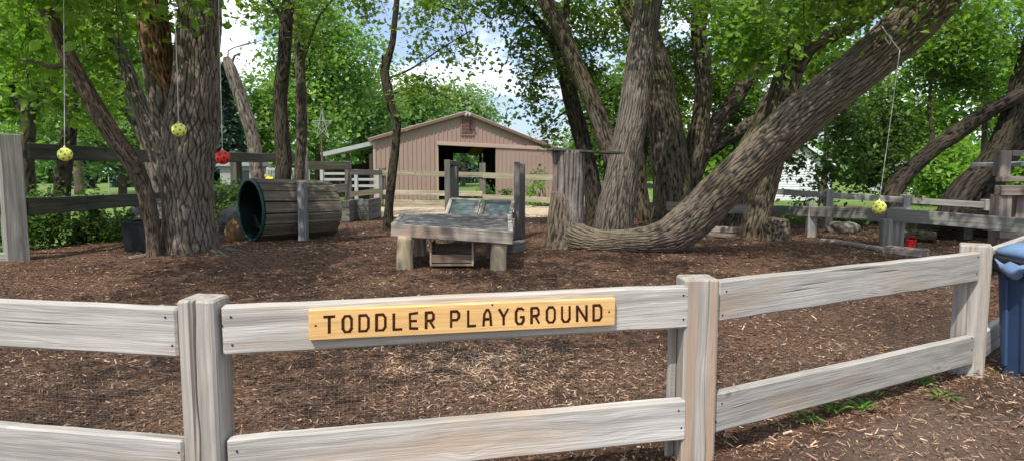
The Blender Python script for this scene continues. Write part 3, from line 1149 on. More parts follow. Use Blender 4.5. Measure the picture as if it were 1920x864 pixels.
for px, Y in ((305, 10.4), (437, 12.6)):
    q = P(px, 300, Y) + [0, .12, 0]
    fpost(q, math.radians(70), h=1.36, w=.16, mat='fence_old', par=lf)

# ================================================================== back fence
bf = thing('back_fence', 'three rail yellowish wood fence in front of the brown barn', 'fence', (*P(716, 385, 17)[:2], 0))


def bpost(px, ytop, Y, w=.14, mat='rail_dark', ang=90, par=bf, z0=-.1, h=None):
    q = P(px, 330, Y)
    hh = P(px, ytop, Y)[2] if h is None else h
    return fpost(q, math.radians(ang), h=hh, w=w, mat=mat, par=par, z0=z0)


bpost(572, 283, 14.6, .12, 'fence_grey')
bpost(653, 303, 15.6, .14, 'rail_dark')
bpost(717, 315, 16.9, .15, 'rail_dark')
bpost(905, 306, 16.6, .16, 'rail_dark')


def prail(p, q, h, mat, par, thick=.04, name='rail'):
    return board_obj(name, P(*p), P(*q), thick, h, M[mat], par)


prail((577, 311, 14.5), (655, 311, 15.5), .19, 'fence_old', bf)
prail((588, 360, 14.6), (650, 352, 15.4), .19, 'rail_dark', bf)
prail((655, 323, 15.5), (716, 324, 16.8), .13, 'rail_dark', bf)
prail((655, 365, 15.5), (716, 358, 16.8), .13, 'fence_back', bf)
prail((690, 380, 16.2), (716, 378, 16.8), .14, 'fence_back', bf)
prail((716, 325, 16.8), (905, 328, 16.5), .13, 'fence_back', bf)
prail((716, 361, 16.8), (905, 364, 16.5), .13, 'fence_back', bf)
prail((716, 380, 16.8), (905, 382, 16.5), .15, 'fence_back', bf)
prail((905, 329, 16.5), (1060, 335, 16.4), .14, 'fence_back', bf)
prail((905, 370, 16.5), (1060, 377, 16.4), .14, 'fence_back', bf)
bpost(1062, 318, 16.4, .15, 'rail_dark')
m = MB()
box(m, P(572, 283, 14.6) - [.05, .05, 0], P(572, 283, 14.6) + [.05, .05, .03])
q = P(572, 279, 14.6)
rock(m, q, (.05, .05, .06), 3, .05, 10)
m.build('post_cap', mat_plain('pale green cap', (.45, .62, .55), .4, .4), bf)

# right boundary fence (behind the trees)
rf = thing('boundary_fence', 'grey two rail fence behind the trees at the right', 'fence', (*P(1555, 433, 10.5)[:2], 0))
rp = [(1062, 338, 377, 16.4), (1200, 344, 380, 13.6), (1318, 350, 383, 11.9), (1428, 354, 391, 11.3), (1555, 362, 399, 10.8), (1700, 372, 408, 10.5), (1853, 381, 417, 10.2), (2030, 390, 428, 9.8)]
for a, b in zip(rp[:-1], rp[1:]):
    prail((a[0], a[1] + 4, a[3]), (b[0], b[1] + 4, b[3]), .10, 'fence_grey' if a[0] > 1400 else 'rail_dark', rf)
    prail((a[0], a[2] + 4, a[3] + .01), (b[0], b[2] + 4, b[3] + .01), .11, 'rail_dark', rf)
for px, yt, _, Y in rp[1:]:
    bpost(px, yt - 7, Y + .03, .12, 'fence_grey', par=rf)

# low railing in front of it, with short posts and a ground timber
lr = thing('low_railing', 'low grey single rail barrier on short square posts at the right', 'railing', (*G(1680, 466)[:2], 0))
prail((1250, 387, 10.9), (1440, 394, 10.3), .15, 'fence_grey', lr, .05)
prail((1440, 394, 10.3), (1664, 402, 8.35), .15, 'fence_grey', lr, .05)
prail((1664, 402, 8.3), (2010, 430, 6.9), .165, 'fence_grey', lr, .05)
for px, yt, Y, wd in ((1522, 381, 9.55, .13), (1682, 389, 8.36, .145), (1663, 411, 8.18, .12)):
    q = P(px, 400, Y)
    fpost(q, math.radians(80), h=P(px, yt, Y)[2], w=wd, mat='fence_grey', par=lr)

# ground timbers
def timber(a, b, h, label, w=.14, mat='planks', name='ground_timber', cat='timber', group=None, z=None):
    a, b = np.asarray(a, float), np.asarray(b, float)
    m = MB()
    board(m, a + [0, 0, h / 2], b + [0, 0, h / 2], w, h, bev=.012, wob=.004)
    o = m.build(name, M[mat])
    return tag(o, label, cat, group)


timber(G(1545, 453) * [1, 1, 0], G(1668, 473) * [1, 1, 0], .05, 'low border timber in the mulch leading to the short railing post')
timber(G(1660, 474) * [1, 1, 0], G(1735, 482) * [1, 1, 0], .09, 'short thick border timber beside the red bucket', .2)

# ================================================================== table
tf0, tf1 = P(733, 436, 6.45), P(962, 452, 6.25)
ty0, ty1 = 6.3, 7.55
XL0, XR0 = P(733, 430, 6.4)[0], P(963, 440, 6.3)[0]
tb = thing('play_table', 'grey slatted wooden play table on two round log legs with a hanging tray', 'table', ((XL0 + XR0) / 2, 6.9, 0))
A = G(757, 506)
B = G(934, 507)
ztop = P(735, 420, 6.42)[2]
fl, fr = P(734, 431, 6.42), P(962, 446, 6.30)
m = MB()
board(m, fl, fr, .05, .125, bev=.006, wob=.0015)
m.build('front_beam', M['table_beam'], tb)
bl, br = P(752, 411, 7.55), P(958, 413, 7.45)
tl, tr = P(736, 421, 6.46), P(960, 434, 6.34)
ends = MB()
for nm, a, b in (('side_beam', fl + [.03, .03, .02], bl + [-.0, 0, -.03]), ('side_beam', fr + [-.03, .03, .02], br + [.02, 0, -.03])):
    board_obj(nm, a, b, .05, .10, M['table_beam'], tb)
m = MB()
NS = 9
for k in range(NS):
    f = (k + .5) / NS
    a = (fl * (1 - f) + bl * f)
    b = (fr * (1 - f) + br * f)
    a[2] = fl[2] * (1 - f) + (bl[2]) * f + .044
    b[2] = fr[2] * (1 - f) + (br[2]) * f + .044
    ww = (bl[1] - fl[1]) / NS - .007
    board(m, a + [.045, 0, 0], b - [.045, 0, 0], ww, .022, bev=.004, wob=.001)
m.build('slats', M['table_top'], tb)
for a, b in ((fl + [.02, 0, .054], bl + [.02, 0, .054 - .0]), (fr + [-.02, 0, .054], br + [-.02, 0, .054])):
    board_obj('edge_board', a, b, .05, .03, M['frame_wood'], tb)
board_obj('edge_board', bl + [-.02, .03, .04], br + [.02, .03, .04], .05, .05, M['table_top'], tb)
for p, zt_, wpx in ((A, fl[2] - .06, 31), (B, fr[2] - .06, 30)):
    m = MB()
    r = wpx * p[1] / FPX / 2
    c = p + [0, r + .0, 0]
    tube(m, [[c[0], c[1], -.05, r * 1.04], [c[0], c[1], zt_ * .5, r], [c[0] + .012, c[1], zt_, r * .97]], nseg=28, step=.04, lump=.03)
    # grain along z -> swap to x for the wood material
    m.r = [q[:, [2, 0, 1]] * [1, .35, .35] for q in m.r]
    m.build('leg', M['log_leg'], tb, smooth=True)
for px, Y in ((788, 7.4), (922, 7.3)):
    q = P(px, 470, Y)
    fpost(q, math.radians(90), h=bl[2] - .08, w=.13, mat='tray', par=tb, name='leg', z0=-.05)
# tray hanging under the top
c0, c1 = P(808, 449, 6.55), P(888, 497, 6.5)
x0, x1 = P(807, 470, 6.52)[0], P(889, 470, 6.52)[0]
zl, zh = P(848, 497, 6.52)[2], fl[2] - .05
yf, yb = 6.47, 6.86
tray = board_obj('tray', [x0, yf, zl + .012], [x1, yf, zl + .012], .02, .024, M['tray'], tb)
for nm, a, b, w_, h_ in (
        ('tray_front', [x0 + .02, yf - .001, zl + .075], [x1 - .02, yf - .001, zl + .075], .018, .085),
        ('tray_back', [x0 + .02, yb, zl + .10], [x1 - .02, yb, zl + .10], .018, .17)):
    board_obj(nm, a, b, w_, h_, M['tray'], tray)
m = MB()
board(m, [x0 + .01, (yf + yb) / 2, zl + .03], [x1 - .01, (yf + yb) / 2, zl + .03], yb - yf - .03, .012)
m.build('tray_floor', M['tray'], tray)
for xx in (x0 + .01, x1 - .01):
    board_obj('tray_side', [xx, yf - .002, zl], [xx, yf - .002, zh], .03, .02, M['log_leg'], tray, up=(1, 0, 0))
    m = MB()
    board(m, [xx, yf + .02, zl + .12], [xx, yb, zl + .12], .016, .22)
    m.build('tray_side', M['tray'], tray)

# ================================================================== slanted double pane + posts behind the table
wf = thing('slanted_window', 'slanted two pane window panel in a wooden frame behind the table', 'window panel', (*P(900, 440, 9.3)[:2], 0))
a0, a1 = P(834, 412, 8.5), P(954, 417, 8.4)
b0, b1 = P(846, 375, 9.3), P(962, 379, 9.2)


def lerp(a, b, t_):
    return a * (1 - t_) + b * t_


nw = nrm(np.cross(a1 - a0, b0 - a0))
mids = [(a0, b0), (lerp(a0, a1, .5) - nrm(a1 - a0) * .035, lerp(b0, b1, .5) - nrm(a1 - a0) * .035), (lerp(a0, a1, .5) + nrm(a1 - a0) * .035, lerp(b0, b1, .5) + nrm(a1 - a0) * .035), (a1, b1)]
for a, b in mids:
    board_obj('frame', a - (b - a) * .15, b, .05, .045, M['frame_wood'], wf, up=tuple(nw))
for a, b in ((b0 + nw * .003, b1 + nw * .003), (a0 - (b0 - a0) * .15, a1 - (b1 - a1) * .15)):
    board_obj('frame', a, b, .05, .045, M['frame_wood'], wf, up=tuple(nw))
for s0, s1 in ((0, 1), (2, 3)):
    (p, q), (r_, s_) = mids[s0], mids[s1]
    m = MB()
    p_, r2 = p - (q - p) * .15, r_ - (s_ - r_) * .15
    m.add(np.array([p_, r2, s_, q]) - nw * .006, [np.array([[0, 1, 2, 3]])])
    m.build('pane', M['glass_panel'], wf)
sp = thing('sandbox_posts', 'tall grey timber post pair with side boards standing left of the slanted window', 'posts', (*P(846, 425, 9.5)[:2], 0))
q = P(840, 400, 9.45)
fpost(q, math.radians(90), h=P(840, 300, 9.45)[2], w=.085, mat='rail_dark', par=sp)
q2 = P(856, 400, 9.75)
fpost(q2, math.radians(90), h=P(856, 312, 9.75)[2], w=.07, mat='rail_dark', par=sp)
board_obj('side_board', P(850, 370, 9.62) * [1, 1, 0], P(850, 313, 9.62), .05, .10, M['rail_dark'], sp, up=(1, .25, 0))
board_obj('top_block', P(842, 306, 9.5), P(859, 307, 9.8), .07, .07, M['rail_dark'], sp)
sp2 = thing('sandbox_posts', 'tall grey double timber post standing right of the slanted window', 'posts', (*P(975, 430, 9.4)[:2], 0))
fpost(P(969, 400, 9.35), math.radians(90), h=P(969, 304, 9.35)[2], w=.085, mat='rail_dark', par=sp2)
fpost(P(979, 400, 9.55), math.radians(90), h=P(979, 307, 9.55)[2], w=.09, mat='rail_dark', par=sp2)
board_obj('base_block', P(966, 430, 9.1) * [1, 1, 0], P(966, 398, 9.1), .09, .10, M['rail_dark'], sp2, up=(1, 0, 0))
timber(P(955, 446, 7.6) * [1, 1, 0] + [0, 0, .0], P(980, 446, 7.9) * [1, 1, 0], .13, 'short thick dark beam end lying behind the table', .12, 'rail_dark')

# ================================================================== tunnel of wooden slats
tu = thing('play_tunnel', 'round crawl tunnel clad in dark weathered slats with a teal rim', 'tunnel', (*G(530, 463)[:2], 0))
ax = nrm([.71, .70, 0])
o0 = P(471, 404, 9.05)
rad = .435
o0[2] = rad - .01
side = nrm(np.cross(ax, [0, 0, 1]))
LEN = 1.18


def ringpt(s_, an, r_):
    taper = 1 - .06 * s_ / LEN
    return o0 + ax * s_ + (side * math.cos(an) + np.array([0, 0, 1]) * math.sin(an)) * r_ * taper - np.array([0, 0, (1 - taper) * rad])


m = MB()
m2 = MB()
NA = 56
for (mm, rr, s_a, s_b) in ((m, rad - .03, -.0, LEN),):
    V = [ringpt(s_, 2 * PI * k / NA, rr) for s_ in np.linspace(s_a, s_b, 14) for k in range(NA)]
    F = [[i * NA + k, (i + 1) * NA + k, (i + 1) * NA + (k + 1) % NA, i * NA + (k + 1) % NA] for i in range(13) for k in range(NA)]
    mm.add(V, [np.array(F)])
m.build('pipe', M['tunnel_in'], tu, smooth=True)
m = MB()
pts = [np.append(ringpt(-.005, 2 * PI * k / 72, rad - .012 + .004 * math.sin(k * 2.4)), .020) for k in range(73)]
tube(m, np.array(pts), nseg=8, step=.02, lump=.05, cap=False)
m.build('rim', M['green_rim'], tu, smooth=True)
m = MB()
NSL = 17
for k in range(NSL):
    an = 2 * PI * k / NSL + .12
    nrm_ = side * math.cos(an) + np.array([0, 0, 1]) * math.sin(an)
    a = ringpt(.02, an, rad + .002)
    b = ringpt(LEN + rng.uniform(-.02, .03), an, rad + .002)
    if b[2] < -.06 and a[2] < -.06:
        continue
    board(m, a, b, 2 * PI * rad / NSL - .016, .03, up=tuple(nrm_), bev=.004, wob=.0015)
m.build('slats', M['tunnel_wood'], tu)
q = P(568, 400, 9.05)
fpost(q, math.radians(88), h=P(568, 341, 9.05)[2], w=.115, mat='tunnel_post', par=tu, name='support_post')
q3 = q + side * -.0 + np.array([-.45, .85, 0])
board_obj('crosspiece', [q[0], q[1] + .05, P(568, 346, 9.05)[2]], [q3[0], q3[1], P(568, 346, 9.05)[2] + .02], .09, .05, M['tunnel_wood'], tu)
fpost(q3, math.radians(88), h=P(568, 341, 9.05)[2] - .01, w=.115, mat='tunnel_post', par=tu, name='support_post')

# ================================================================== planter boxes behind the tunnel
for (px, Y, x0, x1, dpt, n_, lab) in ((640, 12.2, 618, 654, .9, 3, 'low box of stacked dark timbers just behind the tunnel'), (672, 12.6, 655, 690, .9, 3, 'low box of stacked grey timbers nearest the thin trunk')):
    a = P(x0, 390, Y)
    b = P(x1, 390, Y - .1)
    pb_ = thing('timber_box', lab, 'timber box', ((a[0] + b[0]) / 2, Y + dpt / 2, 0))
    for k in range(n_):
        z = .075 + k * .135
        board_obj('timber', [a[0], Y, z], [b[0] - .004, Y, z], .08, .128, M['rail_dark'], pb_)
        board_obj('timber', [b[0] - .04 - .004 * k, Y + .045, z], [b[0] + .02 - .004 * k, Y + dpt, z], .08, .128, M['rail_dark'], pb_)

# ================================================================== black tub, rocks
def shell_box(name, c, sx, sy, h, taper, mat, parent=None, lip=.02, z0=0., rc=.06, thick=.012, n=6):
    """open topped rounded tub"""
    def ring(a, b, z):
        out = []
        for qx, qy, s in ((1, 1, 0), (-1, 1, 1), (-1, -1, 2), (1, -1, 3)):
            for k in range(n + 1):
                an = PI / 2 * (s + k / n)
                out.append([c[0] + qx * (a - rc) + rc * math.cos(an), c[1] + qy * (b - rc) + rc * math.sin(an), z])
        return out
    prof = [(taper, 0), (taper + (1 - taper) * .5, h * .5), (1, h - .02), (1, h - .02, lip), (1, h, lip), (1, h, -thick), (taper, .03, -thick)]
    V = []
    for q in prof:
        e = q[2] if len(q) > 2 else 0
        V += ring(sx / 2 * q[0] + e, sy / 2 * q[0] + e, z0 + q[1])
    K = 4 * (n + 1)
    F = [[i * K + k, i * K + (k + 1) % K, (i + 1) * K + (k + 1) % K, (i + 1) * K + k] for i in range(len(prof) - 1) for k in range(K)]
    m = MB()
    m.add(V, [np.array(F), np.arange(K)[None, ::-1], (np.arange(K) + (len(prof) - 1) * K)[None]])
    return m.build(name, M[mat], parent)


c = G(262, 474)
o = shell_box('storage_tub', (c[0], c[1] + .25), .52, .42, .37, .93, 'black_plastic', None)
tag(o, 'open black plastic tub on the mulch behind the leaning thin trunk', 'tub')


def rock_obj(px, py, w, d_, h, mat, label, seed, name='rock', cat='rock', Y=None, sub=26, amp=.22, zc=.3):
    c = G(px, py) if Y is None else P(px, py, Y) * [1, 1, 0]
    m = MB()
    rock(m, c + [0, d_ / 2, h * zc], (w / 2, d_ / 2, h * .62), seed, amp, sub)
    o = m.build(name, M[mat], smooth=True)
    return tag(o, label, cat)


rock_obj(292, 452, .85, .6, .62, 'rock_grey', 'large grey boulder behind the black tub', 2, Y=8.9, zc=.25)
rock_obj(430, 465, .20, .28, .30, 'rock_tan', 'orange brown rock between the big trunk and the tunnel', 5, Y=8.9)
rock_obj(437, 446, .6, .5, .52, 'rock_grey', 'grey rock behind the orange brown rock', 9, Y=9.9)
rock_obj(262, 420, .5, .5, .75, 'rock_grey', 'tall grey rock among the shrubs beyond the left fence', 11, Y=9.9)
rock_obj(1592, 444, .5, .4, .2, 'rock_pale', 'wide pale rock between the two short railing posts', 14, Y=10.0, zc=.3)
rock_obj(1718, 448, .42, .35, .22, 'rock_pale', 'pale tan rock right of the short railing post', 17, Y=9.6, zc=.4)
rock_obj(1448, 442, .28, .3, .22, 'rock_tan', 'low reddish rock beside the rough stump at the right', 21, Y=9.7)

# ================================================================== right hand bits
m = MB()
c = G(1464, 452)
tube(m, [[c[0], c[1] + .12, -.05, .16], [c[0] + .01, c[1] + .12, .12, .15], [c[0] - .01, c[1] + .14, .27, .135], [c[0] - .01, c[1] + .14, .31, .10]], nseg=40, step=.015, bark=.03, freq=12, lump=.25, furrow=.5)
tag(m.build('stump', M['bark_log'], smooth=True), 'short rough chunky stump in the mulch below the far railing', 'stump')
m = MB()
c = P(1438, 430, 9.75) * [1, 1, 0]
board(m, c, c + [0, 0, .26], .03, .10, up=(1, 0, 0))
tag(m.build('plank', M['planks']), 'thin upright board stuck in the mulch beside the rough stump', 'board')
for a, b, h, w_, lab in (
        (G(1180, 436), G(1262, 439), .05, .16, 'flat plank lying on the mulch behind the lying trunk'),
        (G(1318, 441), G(1372, 447), .05, .20, 'front grey plank of the pair under the leaning trunk'),
        (G(1335, 434), G(1400, 438), .09, .16, 'rear reddish plank of the pair under the leaning trunk')):
    timber(a * [1, 1, 0], b * [1, 1, 0], h, lab, w_, name='plank', cat='plank')
# log lying by the bucket
m = MB()
a, b = P(1690, 449, 8.9), P(1752, 452, 8.7)
tube(m, [[a[0], a[1], .08, .085], [(a[0] + b[0]) / 2, a[1] + .02, .085, .08], [b[0], b[1], .08, .075]], nseg=24, step=.03, bark=.008, freq=14)
tag(m.build('log', M['bark_mid'], smooth=True), 'short brown log lying behind the red bucket', 'log')
m = MB()
a, b = P(1800, 424, 9.2), P(1895, 428, 8.9)
tube(m, [[a[0], a[1], .40, .05], [(a[0] + b[0]) / 2, a[1] + .02, .37, .055], [b[0], b[1], .36, .05]], nseg=20, step=.03, bark=.006, freq=14)
lg = tag(m.build('log', M['bark_mid'], smooth=True), 'crooked brown log resting on the dark low platform', 'log')
pf = thing('low_platform', 'dark low plank platform on blocks behind the right railing', 'platform', (*P(1800, 460, 9.3)[:2], 0))
for k in range(4):
    a, b = P(1730, 437, 9.0 + .22 * k), P(1905, 440, 9.0 + .22 * k)
    z = .13
    board_obj('deck_board', [a[0], a[1], .28], [b[0], b[1], .28], .2, .035, M['fence_old'], pf)
for px in (1745, 1820, 1895):
    q = P(px, 440, 9.05)
    board_obj('block', [q[0], q[1] + .05, .13], [q[0], q[1] + .75, .13], .13, .255, M['fence_old'], pf)
# red bucket
c = G(1712, 467)
bk = thing('toy_bucket', 'small red toy bucket standing on the mulch by the railing post', 'bucket', c)
m = MB()
K = 24
prof = [(.045, 0), (.058, .10), (.062, .10), (.062, .112), (.054, .112), (.042, .01)]
V = [[c[0] + r_ * math.cos(2 * PI * k / K), c[1] + .05 + r_ * math.sin(2 * PI * k / K), z] for r_, z in prof for k in range(K)]
F = [[i * K + k, i * K + (k + 1) % K, (i + 1) * K + (k + 1) % K, (i + 1) * K + k] for i in range(len(prof) - 1) for k in range(K)]
m.add(V, [np.array(F), np.arange(K)[None, ::-1], (np.arange(K) + (len(prof) - 1) * K)[None]])
m.build('bucket_body', M['red_plastic'], bk, smooth=False)
m = MB()
tube(m, [[c[0] - .06, c[1] + .05, .105, .003], [c[0] - .045, c[1] + .02, .15, .003], [c[0], c[1], .165, .003], [c[0] + .045, c[1] + .02, .15, .003], [c[0] + .06, c[1] + .05, .105, .003]], nseg=6, step=.01, lump=0)
m.build('handle', M['red_plastic'], bk, smooth=True)

# timber climbing frame at the right edge
cf = thing('climbing_frame', 'brown timber climbing frame with stacked cross beams at the right edge', 'climbing frame', (*P(1890, 440, 7.9)[:2], 0))
for px, yt, yb_, Y, w_ in ((1881, 283, 331, 7.9, .13), (1878, 365, 460, 7.9, .16), (1910, 365, 460, 8.0, .14), (2010, 283, 460, 7.9, .13)):
    a, b = P(px, yb_, Y), P(px, yt, Y)
    if yb_ > 450:
        a[2] = -.05
    m = MB()
    board(m, [b[0], b[1], a[2]], b, w_, w_, up=(0, 1, 0), wob=.003)
    m.build('post', M['planks'], cf)
for x0, x1, yc, Y, h_ in ((1892, 2015, 288, 7.9, .07), (1873, 2020, 336, 7.85, .065), (1871, 2020, 357, 7.85, .12), (1868, 2020, 437, 7.75, .12)):
    board_obj('cross_beam', P(x0, yc, Y), P(x1, yc, Y), .12, h_, M['planks'], cf)
board_obj('roof_sheet', P(1864, 309, 8.4), P(2040, 303, 8.4), .9, .05, M['metal_grey'], cf)

# ================================================================== blue bin
bc = np.array([2.62, 2.93, 0])
bn = thing('rubbish_bin', 'blue plastic rubbish bin with black bag and light blue lid beside the corner post', 'bin', bc)


def rr_ring(c, a, b, rc, z, n=6, wob=0):
    out = []
    for qx, qy, s in ((1, 1, 0), (-1, 1, 1), (-1, -1, 2), (1, -1, 3)):
        for k in range(n + 1):
            an = PI / 2 * (s + k / n)
            e = wob * rng.normal()
            out.append([c[0] + qx * (a - rc) + (rc + e) * math.cos(an), c[1] + qy * (b - rc) + (rc + e) * math.sin(an), z + wob * rng.normal() * .8])
    return out


def lofted(rings, mat, name, parent, caps=(True, True), smooth=True):
    K = len(rings[0])
    V = [p for r_ in rings for p in r_]
    F = [[i * K + k, i * K + (k + 1) % K, (i + 1) * K + (k + 1) % K, (i + 1) * K + k] for i in range(len(rings) - 1) for k in range(K)]
    fs = [np.array(F)]
    if caps[0]:
        fs.append(np.arange(K)[None, ::-1])
    if caps[1]:
        fs.append((np.arange(K) + (len(rings) - 1) * K)[None])
    m = MB()
    m.add(V, fs)
    return m.build(name, M[mat], parent, smooth=smooth)


lofted([rr_ring(bc, a, a, .09, z) for a, z in ((.20, 0), (.212, .01), (.216, .12), (.225, .3), (.235, .48), (.238, .50), (.25, .51), (.25, .545), (.245, .55))], 'bin_blue', 'bin_body', bn, smooth=False)
for dx in (-.12, 0, .12):
    m = MB()
    board(m, bc + [dx, -.215, .05], bc + [dx, -.238, .48], .03, .016, up=(0, -1, 0), bev=.004, wob=0)
    m.build('rib', M['bin_blue'], bn)
    m = MB()
    board(m, bc + [-.215, dx, .05], bc + [-.238, dx, .48], .03, .016, up=(-1, 0, 0), bev=.004, wob=0)
    m.build('rib', M['bin_blue'], bn)
lofted([rr_ring(bc, a, a, .1, z, 8, .006) for a, z in ((.246, .50), (.264, .52), (.266, .56), (.258, .585), (.22, .59))], 'bag_black', 'bag_rim', bn)
lofted([rr_ring(bc + [.02, 0, 0], a, a, .1, z, 8, .002) for a, z in ((.25, .583), (.262, .588), (.256, .615), (.22, .64), (.12, .652))], 'bin_lid', 'lid', bn)
# loose fold of pale bag hanging at the side
q = bc + np.array([-.25, .02, .545])
V = []
for i_ in range(7):
    for j_ in range(9):
        u, v = i_ / 6, j_ / 8
        V.append([q[0] - .035 * math.sin(PI * u) - .02 * math.sin(v * 5), q[1] + .26 * (v - .3), q[2] + .02 - .08 * u * math.sin(PI * min(1, v * 1.1 + .05)) + .006 * math.sin(v * 17)])
m = MB()
m.add(V, [np.array([[i_ * 9 + j_, i_ * 9 + j_ + 1, (i_ + 1) * 9 + j_ + 1, (i_ + 1) * 9 + j_] for i_ in range(6) for j_ in range(8)])])
m.build('bag_fold', M['bag_blue'], bn, smooth=True)

# ================================================================== hanging balls
def icosphere(sub):
    bm = __import__('bmesh').new()
    __import__('bmesh').ops.create_icosphere(bm, subdivisions=sub, radius=1)
    bm.verts.ensure_lookup_table()
    V = np.array([v.co[:] for v in bm.verts])
    F = np.array([[v.index for v in f.verts] for f in bm.faces])
    bm.free()
    return V, F


def holed_ball(r, nh=26, hr=.16):
    V, F = icosphere(6)
    gi = np.arange(nh) + .5
    ph = np.arccos(1 - 2 * gi / nh)
    th = PI * (1 + 5 ** .5) * gi
    H = np.stack([np.cos(th) * np.sin(ph), np.sin(th) * np.sin(ph), np.cos(ph)], -1)
    fc = nrm_rows(V[F].mean(1))
    hole = (fc @ H.T).max(1) > math.cos(hr)
    return V * r, F[~hole], F


def nrm_rows(a):
    return a / np.linalg.norm(a, axis=1)[:, None]


def hang_ball(px, py, dpx, top, Y, col, label, mesh=None):
    c = P(px, py, Y)
    r = dpx / 2 * Y / FPX
    tp = P(top[0], top[1], Y)
    root = thing('hanging_ball', label, 'ball on cord', c - [0, 0, r], 'balls with holes hung on cords from the trees')
    V, F, Ff = holed_ball(r)
    m = MB()
    m.add(V + c, [F], None, .5, 0)
    m.add(V * .95 + c, [Ff], None, .5, 1)
    m.build('ball', [M['ball_' + col], M['ball_in' + ('_red' if col == 'red' else '')]], root, smooth=True)
    m = MB()
    tube(m, [[*(c + [0, 0, r * .9]), .0035], [*lerp(c, tp, .5), .003], [*tp, .003]], nseg=6, step=.2, lump=0)
    rock(m, c + [0, 0, r * 1.08], (.009, .009, .012), 1, .05, 8)
    m.build('cord', M['cord'], root, smooth=True)
    return root


hang_ball(122, 290, 25, (119, -20), 5.4, 'yellow', 'leftmost yellow ball with holes hanging in front of the left fence')
hang_ball(335.5, 244, 25.5, (326, -40), 5.6, 'yellow', 'yellow ball with holes hanging in front of the thick left trunk')
hang_ball(417.5, 295.5, 26, (409, -30), 5.9, 'red', 'red ball with holes hanging right of the thick left trunk')
hang_ball(1648, 389, 25.5, (1687, 95), 6.3, 'yellow', 'yellow ball with holes hanging from the big leaning trunk at the right')

# ================================================================== weeds
def weed(px, py, s, n, label, wide=.18):
    c = G(px, py)
    m = MB()
    for k in range(n):
        an = rng.uniform(0, 2 * PI)
        L = s * rng.uniform(.5, 1.1)
        lift = rng.uniform(.35, 1.1)
        d_ = np.array([math.cos(an), math.sin(an), 0])
        sd_ = np.array([-d_[1], d_[0], 0])
        base = c + d_ * rng.uniform(0, s * .35) + sd_ * rng.normal() * s * .3
        V = []
        for i_ in range(6):
            t_ = i_ / 5
            wv = wide * L * math.sin(PI * min(1, .12 + t_ * .88)) * .5
            ctr = base + d_ * L * t_ * math.cos(lift * .8) + np.array([0, 0, .012 + L * math.sin(lift) * (t_ - .75 * t_ * t_)])
            V += [ctr - sd_ * wv + [0, 0, wv * .3], ctr, ctr + sd_ * wv + [0, 0, wv * .3]]
        F = [[i_ * 3 + j, i_ * 3 + j + 1, i_ * 3 + 4 + j, i_ * 3 + 3 + j] for i_ in range(5) for j in (0, 1)]
        m.add(V, [np.array(F)], None, rng.uniform(0, 1))
    o = m.build('weed', M['weed'], None)
    return tag(o, label, 'weed', 'green weeds outside the fence')


weed(1505, 788, .085, 16, 'leftmost small green weed at the foot of the right rail')
weed(1560, 770, .10, 26, 'broad leaved green weed in the middle below the right rail')
weed(1612, 772, .09, 18, 'sprawling green weed in front of the others below the right rail')
weed(1640, 748, .08, 16, 'small grassy weed tucked under the right rail end', .1)
weed(1722, 722, .085, 20, 'green weed left of the corner post foot')
weed(1762, 750, .09, 16, 'long leaved green weed in front of the corner post')
weed(1851, 702, .05, 8, 'tiny green seedling between corner post and blue bin')
# ================================================================== trees
def B(px, py, Y, rpx, rpy, n, ry=None):
    c = P(px, py, Y)
    return (c, (rpx * Y / FPX, ry if ry is not None else rpx * Y / FPX * .8, rpy * Y / FPX), n)


def tree(name, label, base, trunk_fn, mat, blobs, leafmat, size, cat='tree', group=None, extra=None, **k):
    root = thing(name, label, cat, (base[0], base[1], float(zt(base[0], base[1]))), group)
    if trunk_fn:
        m = MB()
        trunk_fn(m)
        m.build('trunk', mat, root, smooth=True)
    if blobs:
        m = MB()
        clump_crown(m, blobs, size, **k)
        m.build('crown', [leafmat, M['twig']], root)
    if extra:
        extra(root)
    return root


def ground_px(rows, sink=.12):
    r = pixpath(rows)
    return r


